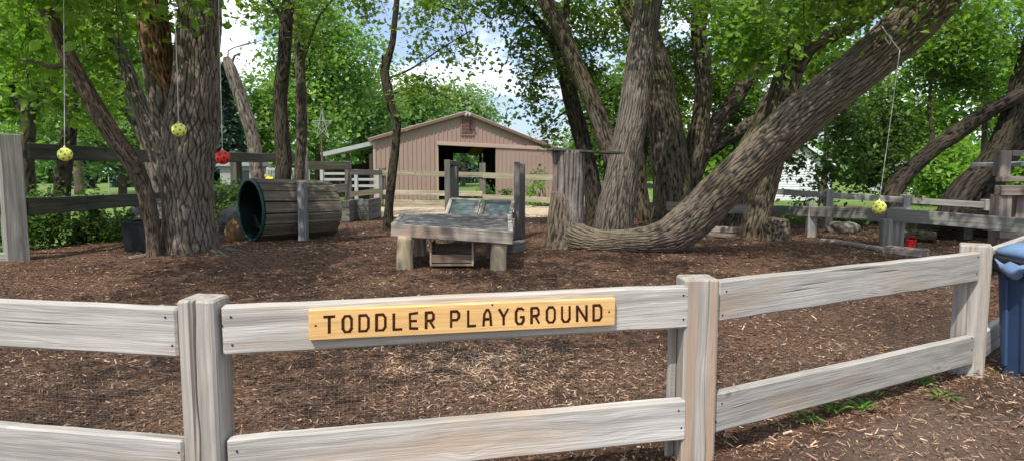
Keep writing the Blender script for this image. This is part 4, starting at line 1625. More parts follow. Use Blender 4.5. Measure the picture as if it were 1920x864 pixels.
# ---- 1. thick forked trunk at the left
def f(m):
    p = pixpath([(358, 486, 104, 7.35), (357, 440, 98, 7.35), (354, 395, 92, 7.35), (352, 340, 94, 7.35), (354, 290, 101, 7.35), (360, 240, 100, 7.35), (366, 180, 90, 7.3), (370, 120, 84, 7.3), (373, 60, 80, 7.25), (375, 0, 76, 7.2), (379, -120, 68, 7.1), (386, -300, 50, 6.9), (380, -520, 30, 6.6)])
    p[0, 2] = -.1
    tube(m, p, nseg=210, step=.022, bark=.014, freq=11, flare=.16, flare_len=.3, lump=.06, furrow=.30)
    p = pixpath([(340, 330, 50, 7.45), (325, 260, 62, 7.5), (308, 190, 56, 7.5), (296, 120, 56, 7.5), (286, 50, 52, 7.5), (278, -30, 46, 7.5), (262, -200, 36, 7.5), (240, -400, 20, 7.5)])
    tube(m, p, nseg=90, step=.03, bark=.018, freq=10, lump=.06)
    p = pixpath([(325, 350, 30, 7.75), (298, 300, 30, 7.9), (276, 235, 28, 8.1), (250, 160, 26, 8.3), (222, 90, 24, 8.5), (190, 10, 20, 8.7), (150, -120, 16, 8.9)])
    tube(m, p, nseg=60, step=.04, bark=.012, freq=10, lump=.06)
    # burl
    q = P(316, 318, 7.12)
    tube(m, [[*(q + [.02, .1, -.16]), .03], [*(q + [0, 0.01, -.07]), .085], [*(q + [-.02, 0, .06]), .075], [*(q + [-.05, -.01, .15]), .04], [*(q + [-.06, -.015, .18]), .01]], nseg=36, step=.015, bark=.006, freq=16, lump=.25)
    # surface roots
    g = TREE1
    for a, L_, r_ in ((PI * 1.12, .75, .075), (PI * 1.45, .5, .07), (PI * 1.8, .55, .08), (PI * .1, .5, .07)):
        c_ = np.array([g[0], g[1] + .3, 0])
        pts = [[c_[0] + math.cos(a) * t_, c_[1] + math.sin(a) * t_, .10 * (1 - (t_ / L_) ** .7) - .0 + .03, r_ * (1 - .75 * t_ / L_)] for t_ in np.linspace(.22, L_, 5)]
        tube(m, pts, nseg=24, step=.03, bark=.006, freq=12, lump=.15)


def torn(root):
    m = MB()
    p = pixpath([(320, 175, 14, 7.30), (303, 120, 42, 7.30), (292, 60, 50, 7.30), (286, 10, 44, 7.30), (282, -60, 30, 7.32)])
    tube(m, p, nseg=60, step=.02, bark=.03, freq=16, lump=.25, furrow=.1)
    m.build('torn_wood', M['torn_wood'], root, smooth=True)


big = [B(190, -6, 7.9, 160, 56, 52, .9), B(40, 40, 7.9, 80, 60, 36, .9), B(225, 110, 8.8, 50, 50, 18, .8), B(200, -70, 6.0, 240, 60, 100, 2),
       B(60, 150, 8.6, 70, 50, 26, .8), B(200, 190, 9.5, 40, 40, 14, .5), ((-3.2, 5.2, 5.0), (3.0, 3.4, 1.0), 150), ((-2.6, 1.6, 5.2), (2.6, 2.4, .9), 110), ((-.5, 4.0, 5.6), (2.4, 3.0, 1.0), 60)]  # last three blobs: unseen crown stretched toward the camera to dapple the mulch
tree('forked_maple_tree', 'thick forked tree at the left with furrowed bark and a torn orange patch', TREE1, f, M['bark_big'], big, M['leaf_near'], .10, extra=torn, per=30, rad=.3, tlen=.6, six=True)


# ---- 2. thin leaning trunk beside it
def f(m):
    p = pixpath([(291, 482, 34, 7.0), (287, 440, 27, 7.0), (281, 400, 29, 7.0), (272, 360, 30, 7.0), (258, 325, 33, 7.0), (238, 292, 34, 7.0), (214, 258, 34, 6.95), (190, 220, 33, 6.9), (165, 175, 31, 6.85), (140, 130, 30, 6.8), (120, 90, 31, 6.75), (100, 45, 29, 6.7), (72, -5, 29, 6.6), (30, -80, 26, 6.4), (-40, -190, 20, 6.2)])
    p[0, 2] = -.05
    tube(m, p, nseg=48, step=.02, bark=.0025, freq=22, lump=.06, flare=.15, flare_len=.12)
    p = pixpath([(130, 118, 14, 6.8), (100, 126, 10, 6.85), (70, 118, 7, 6.9), (40, 112, 5, 7.0)])
    tube(m, p, nseg=12, step=.04, lump=.05)
    q = P(255, 322, 6.87)
    tube(m, [[*(q + [0, .05, 0]), .035], [*(q + [-.005, -.012, .0]), .028], [*(q + [-.006, -.018, 0]), .012]], nseg=20, step=.01, lump=.1)


bl = [B(150, -65, 5.6, 150, 45, 34, .9), B(0, 20, 6.6, 40, 40, 16, .6), B(25, 100, 7.1, 36, 26, 8, .5)]
tree('leaning_sapling', 'slim smooth brown trunk leaning left just in front of the thick forked tree', G(291, 480), f, M['bark_smooth'], bl, M['leaf_bright'], .10, cat='tree', per=28, rad=.26, six=True)

# ---- 3. trunks beyond the left fence
def f(m):
    p = pixpath([(50, 395, 26, 11), (50, 300, 26, 11), (52, 240, 26, 11), (44, 205, 22, 11), (22, 170, 16, 11), (-5, 130, 14, 11)])
    p[0, 2] = -.1
    tube(m, p, nseg=24, step=.08, bark=.006, freq=12)
    tube(m, pixpath([(52, 245, 20, 11), (66, 190, 14, 11), (88, 150, 11, 11), (110, 120, 8, 11), (122, 80, 5, 11)]), nseg=16, step=.08)


tree('garden_tree', 'dark slender forked tree just beyond the left fence post', P(50, 395, 11), f, M['bark_dark'], [B(20, 170, 11.3, 55, 55, 60), B(95, 90, 11, 75, 60, 70), B(0, 60, 11, 60, 60, 50)], M['leaf_bright'], .11, per=30, rad=.35)


def f(m):
    p = pixpath([(112, 405, 34, 12.5), (118, 330, 30, 12.5), (130, 250, 27, 12.5), (135, 190, 24, 12.5), (138, 120, 20, 12.5), (150, 50, 14, 12.5)])
    p[0, 2] = -.1
    tube(m, p, nseg=24, step=.08, bark=.006, freq=12)


tree('garden_tree', 'dark straight trunk beyond the fence behind the leftmost yellow ball', P(112, 400, 12.5), f, M['bark_dark'], [B(140, 140, 12.8, 70, 60, 54), B(190, 200, 13.5, 40, 50, 30), B(165, 60, 13, 80, 60, 42)], M['leaf_bright'], .11, per=30, rad=.35)


def f(m):
    p = pixpath([(300, 400, 30, 13.5), (290, 320, 28, 13.5), (262, 240, 26, 13.5), (228, 180, 24, 13.5), (205, 110, 20, 13.5), (170, 30, 16, 13.5)])
    p[0, 2] = -.1
    tube(m, p, nseg=24, step=.08, bark=.006, freq=12)


tree('garden_tree', 'pale leaning trunk seen through the gap left of the thick forked tree', P(300, 400, 13.5), f, M['bark_pale'], [B(225, 90, 13.8, 60, 60, 44), B(255, 180, 14, 22, 50, 18)], M['leaf_bright'], .11, per=30, rad=.35)


# snag
def f(m):
    p = pixpath([(488, 372, 26, 17.5), (482, 320, 25, 17.5), (474, 260, 24, 17.5), (460, 210, 24, 17.5), (445, 165, 24, 17.5), (432, 128, 22, 17.5), (424, 108, 12, 17.5)])
    p[0, 2] = -.1
    tube(m, p, nseg=32, step=.06, bark=.02, freq=7, lump=.15)
    for rows in ([(432, 128, 8, 17.5), (440, 105, 5, 17.5), (452, 100, 2, 17.5)], [(440, 90, 1.5, 17.5), (470, 82, 2, 17.5), (490, 76, 1.2, 17.5)], [(432, 120, 4, 17.5), (428, 96, 3, 17.5), (470, 80, 1.5, 17.5)]):
        tube(m, pixpath(rows), nseg=8, step=.2, lump=.05)


tree('dead_tree', 'broken pale dead trunk leaning left beyond the fence', P(488, 372, 17.5), f, M['bark_pale'], None, None, 0)


# ---- 4. slender pair
def f(m):
    p = pixpath([(530, 420, 30, 11.4), (530, 340, 31, 11.4), (532, 300, 30, 11.4), (529, 250, 29, 11.4), (525, 200, 26, 11.4), (527, 160, 28, 11.4), (532, 120, 25, 11.4), (536, 60, 25, 11.4), (541, 0, 24, 11.4), (548, -100, 20, 11.4), (555, -260, 12, 11.4)])
    p[0, 2] = -.1
    tube(m, p, nseg=50, step=.035, bark=.008, freq=15, lump=.09, flare=.2)
    tube(m, pixpath([(536, 60, 12, 11.4), (520, 20, 8, 11.3), (490, -10, 6, 11.2)]), nseg=10, step=.08)


tree('slim_tree', 'left and darker trunk of the slender pair behind the tunnel', P(530, 430, 11.4), f, M['bark_dark'], [B(500, -20, 10.8, 70, 60, 32, .8), B(470, 22, 10.8, 36, 22, 6, .4), B(500, 50, 10.8, 20, 16, 4, .4), B(560, 30, 12, 50, 40, 14, .6)], M['leaf_near'], .09, per=24, rad=.22)


def f(m):
    p = pixpath([(556, 430, 22, 12.3), (560, 340, 21, 12.3), (563, 300, 20, 12.3), (566, 240, 21, 12.3), (565, 180, 20, 12.3), (563, 130, 19, 12.3), (560, 70, 19, 12.3), (557, 0, 18, 12.3), (552, -120, 14, 12.3), (550, -250, 8, 12.3)])
    p[0, 2] = -.1
    tube(m, p, nseg=40, step=.04, bark=.006, freq=15, lump=.1, flare=.2)
    tube(m, pixpath([(563, 130, 8, 12.3), (580, 80, 6, 12.2), (600, 30, 5, 12.1), (640, -20, 4, 12.)]), nseg=10, step=.08)


tree('slim_tree', 'right and mossier trunk of the slender pair behind the tunnel', P(556, 430, 12.3), f, M['bark_mid'], [B(590, 20, 12.3, 40, 40, 16, .6), B(590, 90, 12.6, 25, 40, 9, .5), B(600, -40, 12.3, 90, 50, 36, .9)], M['leaf_near'], .09, per=22, rad=.22)


# ---- 5. crooked thin trunk in the middle
def f(m):
    p = pixpath([(727, 424, 20, 10.6), (729, 390, 18, 10.6), (734, 340, 17, 10.6), (740, 290, 17, 10.6), (744, 245, 16, 10.6), (743, 222, 18, 10.6), (733, 200, 17, 10.6), (728, 170, 18, 10.6), (722, 138, 18, 10.6), (727, 112, 16, 10.6), (736, 80, 12, 10.6), (740, 40, 11, 10.6), (744, 0, 11, 10.6), (750, -80, 9, 10.6), (760, -220, 5, 10.6)])
    p[0, 2] = -.08
    tube(m, p, nseg=36, step=.03, bark=.006, freq=18, lump=.14, flare=.3, flare_len=.15)
    tube(m, pixpath([(722, 145, 10, 10.6), (719, 120, 8, 10.6), (717, 104, 4, 10.6)]), nseg=12, step=.03, lump=.2)
    for rows in ([(727, 180, 6, 10.6), (760, 168, 4, 10.5), (800, 165, 3, 10.4), (850, 190, 2, 10.3)], [(722, 150, 5, 10.6), (770, 130, 4, 10.5), (830, 90, 3, 10.4), (880, 60, 2.5, 10.4)],
                 [(742, -10, 8, 10.6), (790, 0, 6, 10.6), (860, 30, 4, 10.6), (880, 80, 2, 10.6)], [(742, -40, 6, 10.6), (690, -20, 4, 10.6), (670, 20, 2, 10.6)]):
        tube(m, pixpath(rows), nseg=8, step=.08, lump=.05)


bl = [B(830, 30, 10.6, 75, 36, 26, .8), B(850, 90, 10.5, 50, 30, 15, .6), B(790, 90, 10.6, 25, 22, 5, .5), B(860, 6, 10.6, 70, 22, 22, .6), B(785, 150, 10.4, 42, 22, 10, .5), B(800, 172, 10.3, 55, 16, 12, .5), B(750, 150, 10.6, 20, 20, 3, .4),
      B(686, 4, 10.6, 48, 20, 12, .5), B(700, 36, 10.6, 14, 12, 2, .3), B(760, -60, 10.6, 150, 40, 50, 1), B(888, 110, 10.6, 14, 16, 3, .3)]
tree('crooked_thin_tree', 'thin crooked trunk standing alone left of the play table', G(727, 422), f, M['bark_dark'], bl, M['leaf_near'], .085, per=22, rad=.2, tlen=.5, thresh=-.4)


# ---- 6. the cut stump with its trunk lying and then leaning to the right
def f(m):
    p = pixpath([(1058, 412, 30, 8.30), (1064, 432, 54, 8.22), (1080, 447, 66, 8.13), (1106, 454, 58, 8.05), (1140, 455, 50, 7.95), (1180, 454, 50, 7.85), (1220, 450, 60, 7.8), (1262, 438, 74, 7.75), (1305, 405, 80, 7.7), (1350, 360, 80, 7.6), (1400, 312, 80, 7.5),
                 (1450, 266, 84, 7.4), (1500, 222, 88, 7.3), (1550, 180, 84, 7.2), (1600, 140, 84, 7.1), (1650, 98, 88, 7.0), (1700, 52, 92, 6.9), (1750, 0, 92, 6.8), (1830, -90, 84, 6.6), (1950, -230, 62, 6.3), (2080, -390, 38, 6.0), (2200, -560, 10, 5.8)])
    tube(m, p, nseg=190, step=.022, bark=.014, freq=12, lump=.06, furrow=.28, twist=.35)
    for rows in ([(1700, 20, 40, 6.9), (1690, -60, 34, 6.8), (1650, -180, 28, 6.6), (1600, -330, 18, 6.3)],):
        tube(m, pixpath(rows), nseg=40, step=.05, bark=.01, freq=12)
    # root plate of the stump (barked lower half)
    c = P(1060, 452, 8.25)
    p = np.array([[c[0] - .02, c[1], -.1, .27], [c[0], c[1], .08, .25], [c[0] + .0, c[1], .25, .235], [c[0] + .01, c[1], .50, .212], [c[0] + .01, c[1], .72, .182]])
    tube(m, p, nseg=110, step=.02, bark=.018, freq=11, lump=.08, flare=.12, flare_len=.15)


def stump(root):
    m = MB()
    c = P(1062, 452, 8.25)
    zt1 = P(1064, 284, 8.25)[2]
    p = np.array([[c[0] + .0, c[1], .25, .222], [c[0] + .01, c[1], .6, .208], [c[0] + .02, c[1], .9, .203], [c[0] + .025, c[1], zt1 - .03, .210], [c[0] + .025, c[1], zt1, .204]])
    tube(m, p, nseg=90, step=.02, bark=.012, freq=9, lump=.07, furrow=.06)
    m.build('bare_stump', M['stump_wood'], root, smooth=True)


bl = [B(2080, -400, 6.0, 220, 120, 60, 1.2), B(1780, -80, 6.2, 200, 60, 60, 1.2), B(1580, -70, 6.4, 150, 60, 60, 1.2), ((3.2, 4.4, 5.0), (2.6, 3.0, .9), 110), ((4.2, 1.6, 5.4), (2.4, 2.4, .9), 60), ((1.2, 4.0, 5.6), (2.0, 2.6, .9), 50)]  # last three blobs: crown extended out of view to shade the playground floor
log_tree = tree('leaning_stump_tree', 'thick furrowed trunk lying along the ground from a cut stump then leaning far right', G(1062, 465), f, M['bark_log'], bl, M['leaf_near'], .09, extra=stump, per=34, rad=.3, tlen=.6)
# board on the stump
m = MB()
a, b = P(1030, 281, 8.15), P(1164, 288, 8.35)
board(m, a, b, .30, .028, bev=.004, wob=.002)
tag(m.build('shelf_board', M['fence_old']), 'dark weathered board laid across the cut stump top to the next trunk', 'board')
# rope tie
m = MB()
q = P(1687, 95, 6.55)
e = P(1657, 55, 6.48)
tube(m, [[*P(1687, 97, 6.3), .004], [*q, .0055], [*P(1672, 76, 6.5), .0065], [*e, .006], [*P(1652, 48, 6.55), .005]], nseg=8, step=.02, lump=.1)
tube(m, [[*P(1668, 84, 6.5), .004], [*P(1660, 72, 6.46), .006], [*P(1662, 64, 6.46), .006], [*P(1672, 72, 6.5), .005], [*P(1668, 84, 6.5), .004]], nseg=8, step=.02, lump=.1)
tag(m.build('rope', M['cord'], smooth=True), 'frayed white rope tied around the leaning trunk high at the right', 'rope')


# ---- 7. right hand group of standing trunks
def f(m):
    p = pixpath([(1150, 441, 78, 9.4), (1152, 410, 74, 9.4), (1160, 360, 68, 9.4), (1168, 320, 64, 9.4), (1177, 270, 60, 9.4), (1186, 220, 59, 9.4), (1193, 170, 58, 9.4), (1201, 110, 56, 9.4), (1208, 60, 55, 9.4), (1217, 0, 54, 9.3), (1232, -100, 46, 9.2), (1250, -260, 32, 9.)])
    p[0, 2] = -.1
    tube(m, p, nseg=160, step=.03, bark=.009, freq=13, lump=.03, flare=.1, furrow=.2)


tree('grey_barked_tree', 'straight grey barked trunk leaning slightly right directly behind the lying trunk', G(1150, 438), f, M['bark_pale'], [B(1240, -70, 9.4, 170, 55, 60, 1.2), ((2.4, 9.0, 6.6), (2.6, 2.4, 1.2), 120)], M['leaf_near'], .09, per=32, rad=.3)


def f(m):
    p = pixpath([(1118, 405, 38, 11), (1112, 360, 34, 11), (1100, 300, 33, 11), (1088, 250, 33, 11), (1074, 200, 31, 11), (1062, 150, 29, 11), (1048, 100, 26, 11), (1025, 60, 18, 11), (990, 20, 12, 11), (950, -20, 9, 11)])
    p[0, 2] = -.1
    tube(m, p, nseg=44, step=.04, bark=.009, freq=13, lump=.06, flare=.2)
    tube(m, pixpath([(1062, 150, 16, 11), (1060, 90, 14, 11), (1062, 20, 12, 11), (1064, -60, 9, 11)]), nseg=20, step=.06, bark=.004, freq=14)
    for rows in ([(1025, 60, 8, 11), (990, 50, 5, 11), (960, 80, 3, 10.9), (950, 120, 1.6, 10.8)], [(1048, 110, 7, 11), (1010, 130, 4, 10.9), (990, 180, 2, 10.8)], [(1075, 200, 5, 11), (1040, 225, 3, 11), (1020, 250, 1.5, 11)]):
        tube(m, pixpath(rows), nseg=8, step=.08, lump=.05)


bl = [B(1000, 20, 11, 60, 36, 26, .8), B(990, 90, 10.9, 40, 34, 16, .6), B(1020, 130, 10.9, 50, 40, 22, .7), B(1000, 175, 10.9, 30, 26, 12, .4), B(1050, 60, 11.5, 50, 60, 42, .8), B(945, 10, 11, 30, 24, 9, .4), B(1035, 235, 11.2, 30, 26, 8, .5), B(963, 208, 10.9, 8, 8, 1, .1), B(1000, -50, 11, 130, 40, 60, 1)]
tree('dark_leaning_tree', 'dark slim trunk leaning left farthest to the left of the right group', P(1118, 410, 11), f, M['bark_dark'], bl, M['leaf_dark'], .09, per=26, rad=.22, thresh=-.3)


def f(m):
    p = pixpath([(1170, 400, 40, 10.2), (1160, 330, 38, 10.2), (1145, 290, 38, 10.2), (1128, 240, 36, 10.2), (1110, 190, 34, 10.2), (1092, 150, 33, 10.2), (1070, 100, 32, 10.2), (1050, 50, 31, 10.2), (1022, 0, 30, 10.2), (985, -90, 24, 10.2), (930, -220, 14, 10.2)])
    p[0, 2] = -.1
    tube(m, p, nseg=56, step=.04, bark=.009, freq=13, lump=.05, flare=.2)


tree('leaning_tree', 'brown trunk curving up to the left from behind the straight grey trunk', P(1170, 405, 10.2), f, M['bark_mid'], [B(960, -80, 10, 120, 50, 50, 1), B(1100, 30, 11.8, 70, 50, 60, .8), B(1110, 110, 12, 40, 50, 46, .7)], M['leaf_near'], .09, per=28, rad=.26)


def f(m):
    p = pixpath([(1262, 425, 82, 11.2), (1262, 395, 78, 11.2), (1262, 350, 74, 11.2), (1256, 300, 72, 11.2), (1250, 250, 68, 11.2), (1240, 190, 62, 11.2), (1232, 140, 58, 11.2), (1215, 80, 54, 11.2), (1190, 30, 50, 11.2), (1165, -20, 46, 11.2), (1120, -120, 36, 11.2)])
    p[0, 2] = -.1
    tube(m, p, nseg=90, step=.035, bark=.012, freq=12, lump=.07, flare=.15)
    p = pixpath([(1275, 415, 50, 11.3), (1290, 350, 46, 11.3), (1302, 290, 42, 11.3), (1312, 230, 38, 11.3), (1318, 180, 34, 11.3), (1316, 110, 32, 11.3), (1310, 50, 30, 11.3), (1318, -10, 26, 11.3), (1330, -100, 20, 11.3)])
    p[0, 2] = -.1
    tube(m, p, nseg=56, step=.04, bark=.01, freq=12, lump=.12)
    p = pixpath([(1292, 350, 34, 11.3), (1320, 275, 38, 11.4), (1342, 235, 34, 11.5), (1375, 190, 32, 11.6), (1405, 140, 30, 11.7), (1430, 90, 26, 11.8), (1455, 30, 22, 11.8), (1475, -60, 16, 11.8)])
    tube(m, p, nseg=44, step=.05, bark=.01, freq=12, lump=.12)
    p = pixpath([(1320, 290, 26, 11.5), (1360, 262, 26, 11.6), (1400, 236, 24, 11.7), (1440, 210, 20, 11.9), (1480, 170, 14, 12)])
    tube(m, p, nseg=36, step=.05, bark=.008, freq=12, lump=.1)


bl = [B(1200, 60, 12.2, 50, 60, 40, .8), B(1280, 60, 12.4, 60, 70, 60, .9), B(1370, 60, 12.3, 70, 70, 76, .9), B(1260, 150, 12.8, 40, 60, 50, .7), B(1360, 150, 12.6, 50, 50, 36, .7), B(1440, 130, 12.4, 50, 50, 26, .7), B(1300, -60, 11.4, 200, 50, 60, 1.2), ((3.6, 11.5, 7.4), (3., 2.4, 1.4), 110), B(1330, 20, 10.6, 60, 36, 26, .5)]
tree('multi_stem_tree', 'stout multi stemmed tree in the middle of the right group of trunks', G(1262, 425), f, M['bark_mid'], bl, M['leaf_near'], .09, per=30, rad=.28)


def f(m):
    p = pixpath([(1212, 440, 34, 12.5), (1208, 400, 30, 12.5), (1200, 330, 26, 12.5), (1204, 260, 24, 12.5), (1206, 180, 20, 12.5), (1210, 90, 16, 12.5)])
    p[0, 2] = -.1
    tube(m, p, nseg=32, step=.06, bark=.01, freq=10, lump=.12)


tree('mossy_tree', 'narrow mossy yellow green trunk between the grey trunk and the stout tree', P(1212, 420, 12.5), f, M['bark_mid'], [B(1210, 240, 13.4, 40, 70, 60, .7)], M['leaf_dark'], .10, per=28, rad=.3)


def f(m):
    p = pixpath([(1412, 449, 56, 9.55), (1416, 425, 50, 9.55), (1424, 390, 48, 9.6), (1436, 345, 46, 9.6), (1446, 300, 50, 9.6), (1458, 240, 54, 9.6), (1468, 180, 56, 9.6), (1484, 120, 52, 9.6), (1500, 60, 50, 9.55), (1520, 0, 46, 9.5), (1545, -100, 36, 9.4)])
    p[0, 2] = -.1
    tube(m, p, nseg=80, step=.035, bark=.010, freq=12, lump=.06, flare=.12)
    p = pixpath([(1490, 130, 34, 9.5), (1515, 92, 34, 9.4), (1550, 72, 31, 9.3), (1600, 46, 28, 9.1), (1650, 14, 27, 8.9), (1700, -20, 24, 8.7), (1780, -80, 16, 8.5)])
    tube(m, p, nseg=50, step=.04, bark=.009, freq=12, lump=.08)


bl = [B(1420, 60, 8.7, 75, 34, 26, .5), B(1490, 60, 8.6, 50, 34, 14, .4), B(1460, 10, 8.8, 90, 34, 40, .7), B(1430, 105, 8.8, 40, 16, 8, .3), B(1590, 110, 10.5, 60, 40, 40, .8), B(1560, 10, 9.8, 70, 36, 40, .8), B(1680, -70, 8.6, 180, 50, 50, 1.2)]
tree('upright_tree', 'brown trunk rising behind the big leaning trunk with bright leaves across it', G(1412, 449), f, M['bark_mid'], bl, M['leaf_bright'], .095, per=26, rad=.22, six=True)


def f(m):
    p = pixpath([(1365, 440, 48, 11), (1372, 400, 44, 11), (1385, 340, 42, 11), (1400, 290, 44, 11), (1425, 240, 42, 11), (1450, 190, 40, 11), (1490, 130, 36, 11), (1530, 60, 30, 11), (1560, -20, 24, 11)])
    p[0, 2] = -.1
    tube(m, p, nseg=56, step=.045, bark=.012, freq=12, lump=.1, flare=.2)


tree('mossy_leaning_tree', 'mossy trunk leaning right mostly hidden behind the big leaning trunk', P(1365, 435, 11), f, M['bark_mid'], [B(1390, 230, 12.6, 55, 50, 60, .8), B(1450, 260, 12.4, 50, 40, 40, .7), B(1560, 220, 12, 60, 40, 46, .8)], M['leaf_dark'], .10, per=28, rad=.3)


# ---- 8. dark leaning trunks beyond the right fence
def f(m):
    p = pixpath([(1655, 395, 46, 11.6), (1672, 362, 38, 11.6), (1700, 325, 33, 11.6), (1750, 280, 30, 11.5), (1800, 245, 32, 11.4), (1850, 212, 29, 11.2), (1900, 185, 27, 11), (1960, 150, 24, 10.8), (2050, 90, 18, 10.5), (2150, 0, 12, 10.2), (2240, -120, 4, 10)])
    p[0, 2] = -.1
    tube(m, p, nseg=48, step=.05, bark=.008, freq=12, lump=.08)
    tube(m, pixpath([(1740, 290, 14, 11.5), (1748, 250, 9, 11.6), (1742, 200, 7, 11.7), (1750, 130, 5, 11.8)]), nseg=12, step=.08)


tree('dark_branching_tree', 'dark trunk leaning far right beyond the fence directly behind the hanging yellow ball', P(1655, 395, 11.6), f, M['bark_dark'],
     [B(1620, 240, 12.6, 60, 60, 80, 1), B(1615, 310, 12.4, 60, 42, 80, 1), B(1555, 322, 12.7, 30, 22, 12, .5), B(1500, 300, 12.5, 26, 20, 7, .5), B(1520, 372, 12.5, 34, 10, 7, .4), B(1690, 190, 12.4, 60, 60, 50, .8), B(1760, 120, 12, 70, 60, 50, .8), B(1840, 140, 12, 60, 50, 40, .8), B(2130, 0, 10.3, 100, 80, 60, 1)], M['leaf_dark'], .10, per=30, rad=.3, thresh=-.1)


def f(m):
    p = pixpath([(1775, 400, 56, 11.4), (1800, 365, 48, 11.4), (1840, 320, 43, 11.4), (1876, 270, 40, 11.3), (1898, 215, 42, 11.2), (1915, 150, 36, 11.1), (1940, 60, 30, 11), (1965, -60, 22, 10.9), (1990, -230, 8, 10.8)])
    p[0, 2] = -.1
    tube(m, p, nseg=50, step=.05, bark=.009, freq=12, lump=.08)


tree('dark_branching_tree', 'thicker dark trunk curving up to the right edge beyond the fence', P(1775, 400, 11.4), f, M['bark_dark'],
     [B(1870, 40, 11, 90, 60, 80, 1), B(1790, 60, 11.5, 60, 50, 50, .8), B(1900, 110, 11.6, 50, 50, 30, .8), B(1990, -130, 10.9, 110, 90, 80, 1.2)], M['leaf_bright'], .09, per=28, rad=.28)


def f(m):
    p = pixpath([(1832, 420, 56, 12.4), (1850, 360, 50, 12.4), (1880, 300, 44, 12.3), (1925, 240, 40, 12.2), (1980, 180, 32, 12), (2040, 90, 22, 11.8), (2100, -30, 6, 11.6)])
    p[0, 2] = -.1
    tube(m, p, nseg=40, step=.06, bark=.009, freq=12, lump=.1)


tree('dark_branching_tree', 'short looking dark trunk behind the climbing frame at the right edge', P(1832, 415, 12.4), f, M['bark_dark'], [B(1960, 150, 12.4, 70, 60, 50, .8), B(2070, 20, 11.8, 90, 80, 70, 1)], M['leaf_dark'], .10, per=28, rad=.3)


def f(m):
    p = pixpath([(1846, 330, 12, 13.5), (1848, 200, 11, 13.5), (1846, 100, 11, 13.5), (1850, 0, 9, 13.5), (1850, -60, 8, 13.5)])
    p[0, 2] = -.1
    tube(m, p, nseg=16, step=.1, bark=.004, freq=12)


tree('slim_background_tree', 'thin pale upright trunk in the foliage near the top right corner', P(1846, 330, 13.5), f, M['bark_mid'], [B(1860, 60, 13.6, 50, 60, 40, .8)], M['leaf_bright'], .10, per=26, rad=.3)

# ================================================================== farther trees
def far_tree(label, px, py, Y, rpx, rpy, n, mat, size, name='background_tree', group='trees in the background', tw=10, per=24, trunk='bark_mid', blobs=None, th=-.12, base=372):
    b = P(px, base, Y)
    z0 = float(zt(b[0], Y))
    top = P(px, py, Y)

    def tf(m):
        tube(m, [[b[0], Y, z0 - .2, tw * Y / FPX / 2], [b[0] + .1, Y, (z0 + top[2]) / 2, tw * Y / FPX / 2.6], [top[0], Y, top[2], tw * Y / FPX / 5]], nseg=14, step=.5, lump=.06)
        for k in range(5):
            a = rng.uniform(0, 2 * PI)
            s_ = .35 + .12 * k
            q = np.array([b[0], Y, z0 + (top[2] - z0) * s_])
            e_ = q + np.array([math.cos(a) * rpx * Y / FPX * .6, math.sin(a) * rpx * Y / FPX * .5, rpy * Y / FPX * .4])
            tube(m, [[*q, tw * Y / FPX / 5], [*e_, tw * Y / FPX / 14]], nseg=8, step=.5, lump=.06)
    W = Y / FPX
    bl = []
    if blobs is None:
        # several lobes give the crown an uneven outline
        K = 11
        for k in range(K):
            a = 2 * PI * k / K + rng.uniform(-.3, .3)
            rr_ = rng.uniform(.35, .68)
            c_ = top + np.array([math.cos(a) * rr_ * rpx * W, rng.uniform(-.5, .5) * rpx * W, math.sin(a) * rr_ * rpy * W])
            s_ = rng.uniform(.30, .52)
            bl.append((c_, (rpx * W * s_, rpx * W * s_, rpy * W * s_ * .85), int(n / K * (s_ / .42) ** 2)))
        bl.append((top, (rpx * W * .6, rpx * W * .5, rpy * W * .65), n // 5))
    else:
        bl = [B(*q) for q in blobs]
    return tree(name, label, (b[0], Y), tf, M[trunk], bl, M[mat], size, group=group, per=per, rad=.0 + size * 3.2, tlen=size * 4.5, twig=False, thresh=th, shell=.45)


far_tree('tall bright green maple with yellowing leaves behind the slender trunk pair', 600, 150, 40, 118, 150, 560, 'leaf_maple', .30, tw=22)
far_tree('bright green bushy tree behind the dead snag, lower and left of the tall maple', 495, 225, 36, 62, 95, 190, 'leaf_maple', .27, tw=14)
far_tree('darker green tree between the tall maple and the barn roof', 690, 230, 44, 70, 90, 280, 'leaf_far', .32, tw=14)
far_tree('pale silvery green round tree rising behind the barn roof', 868, 225, 64, 82, 84, 330, 'leaf_grey', .42, tw=10)
far_tree('light green tree behind the left slope of the barn roof', 775, 215, 58, 70, 68, 260, 'leaf_far', .40, tw=10)
far_tree('pale hazy tree just right of the barn behind the dark leaning trunk', 1085, 300, 60, 52, 60, 130, 'leaf_grey', .40, tw=10)
far_tree('low leafy tree on the far left beyond the lawn', 60, 225, 30, 110, 100, 260, 'leaf_far', .24, tw=16)
far_tree('leafy tree beyond the lawn left of the thick forked tree', 230, 235, 34, 90, 95, 280, 'leaf_far', .26, tw=16)
far_tree('tall hazy tree over the lawn near the top left', 150, 110, 42, 130, 80, 190, 'leaf_maple', .32, tw=18)
far_tree('green tree peeping between the fork and the snag', 425, 200, 46, 35, 50, 40, 'leaf_maple', .30, tw=8)
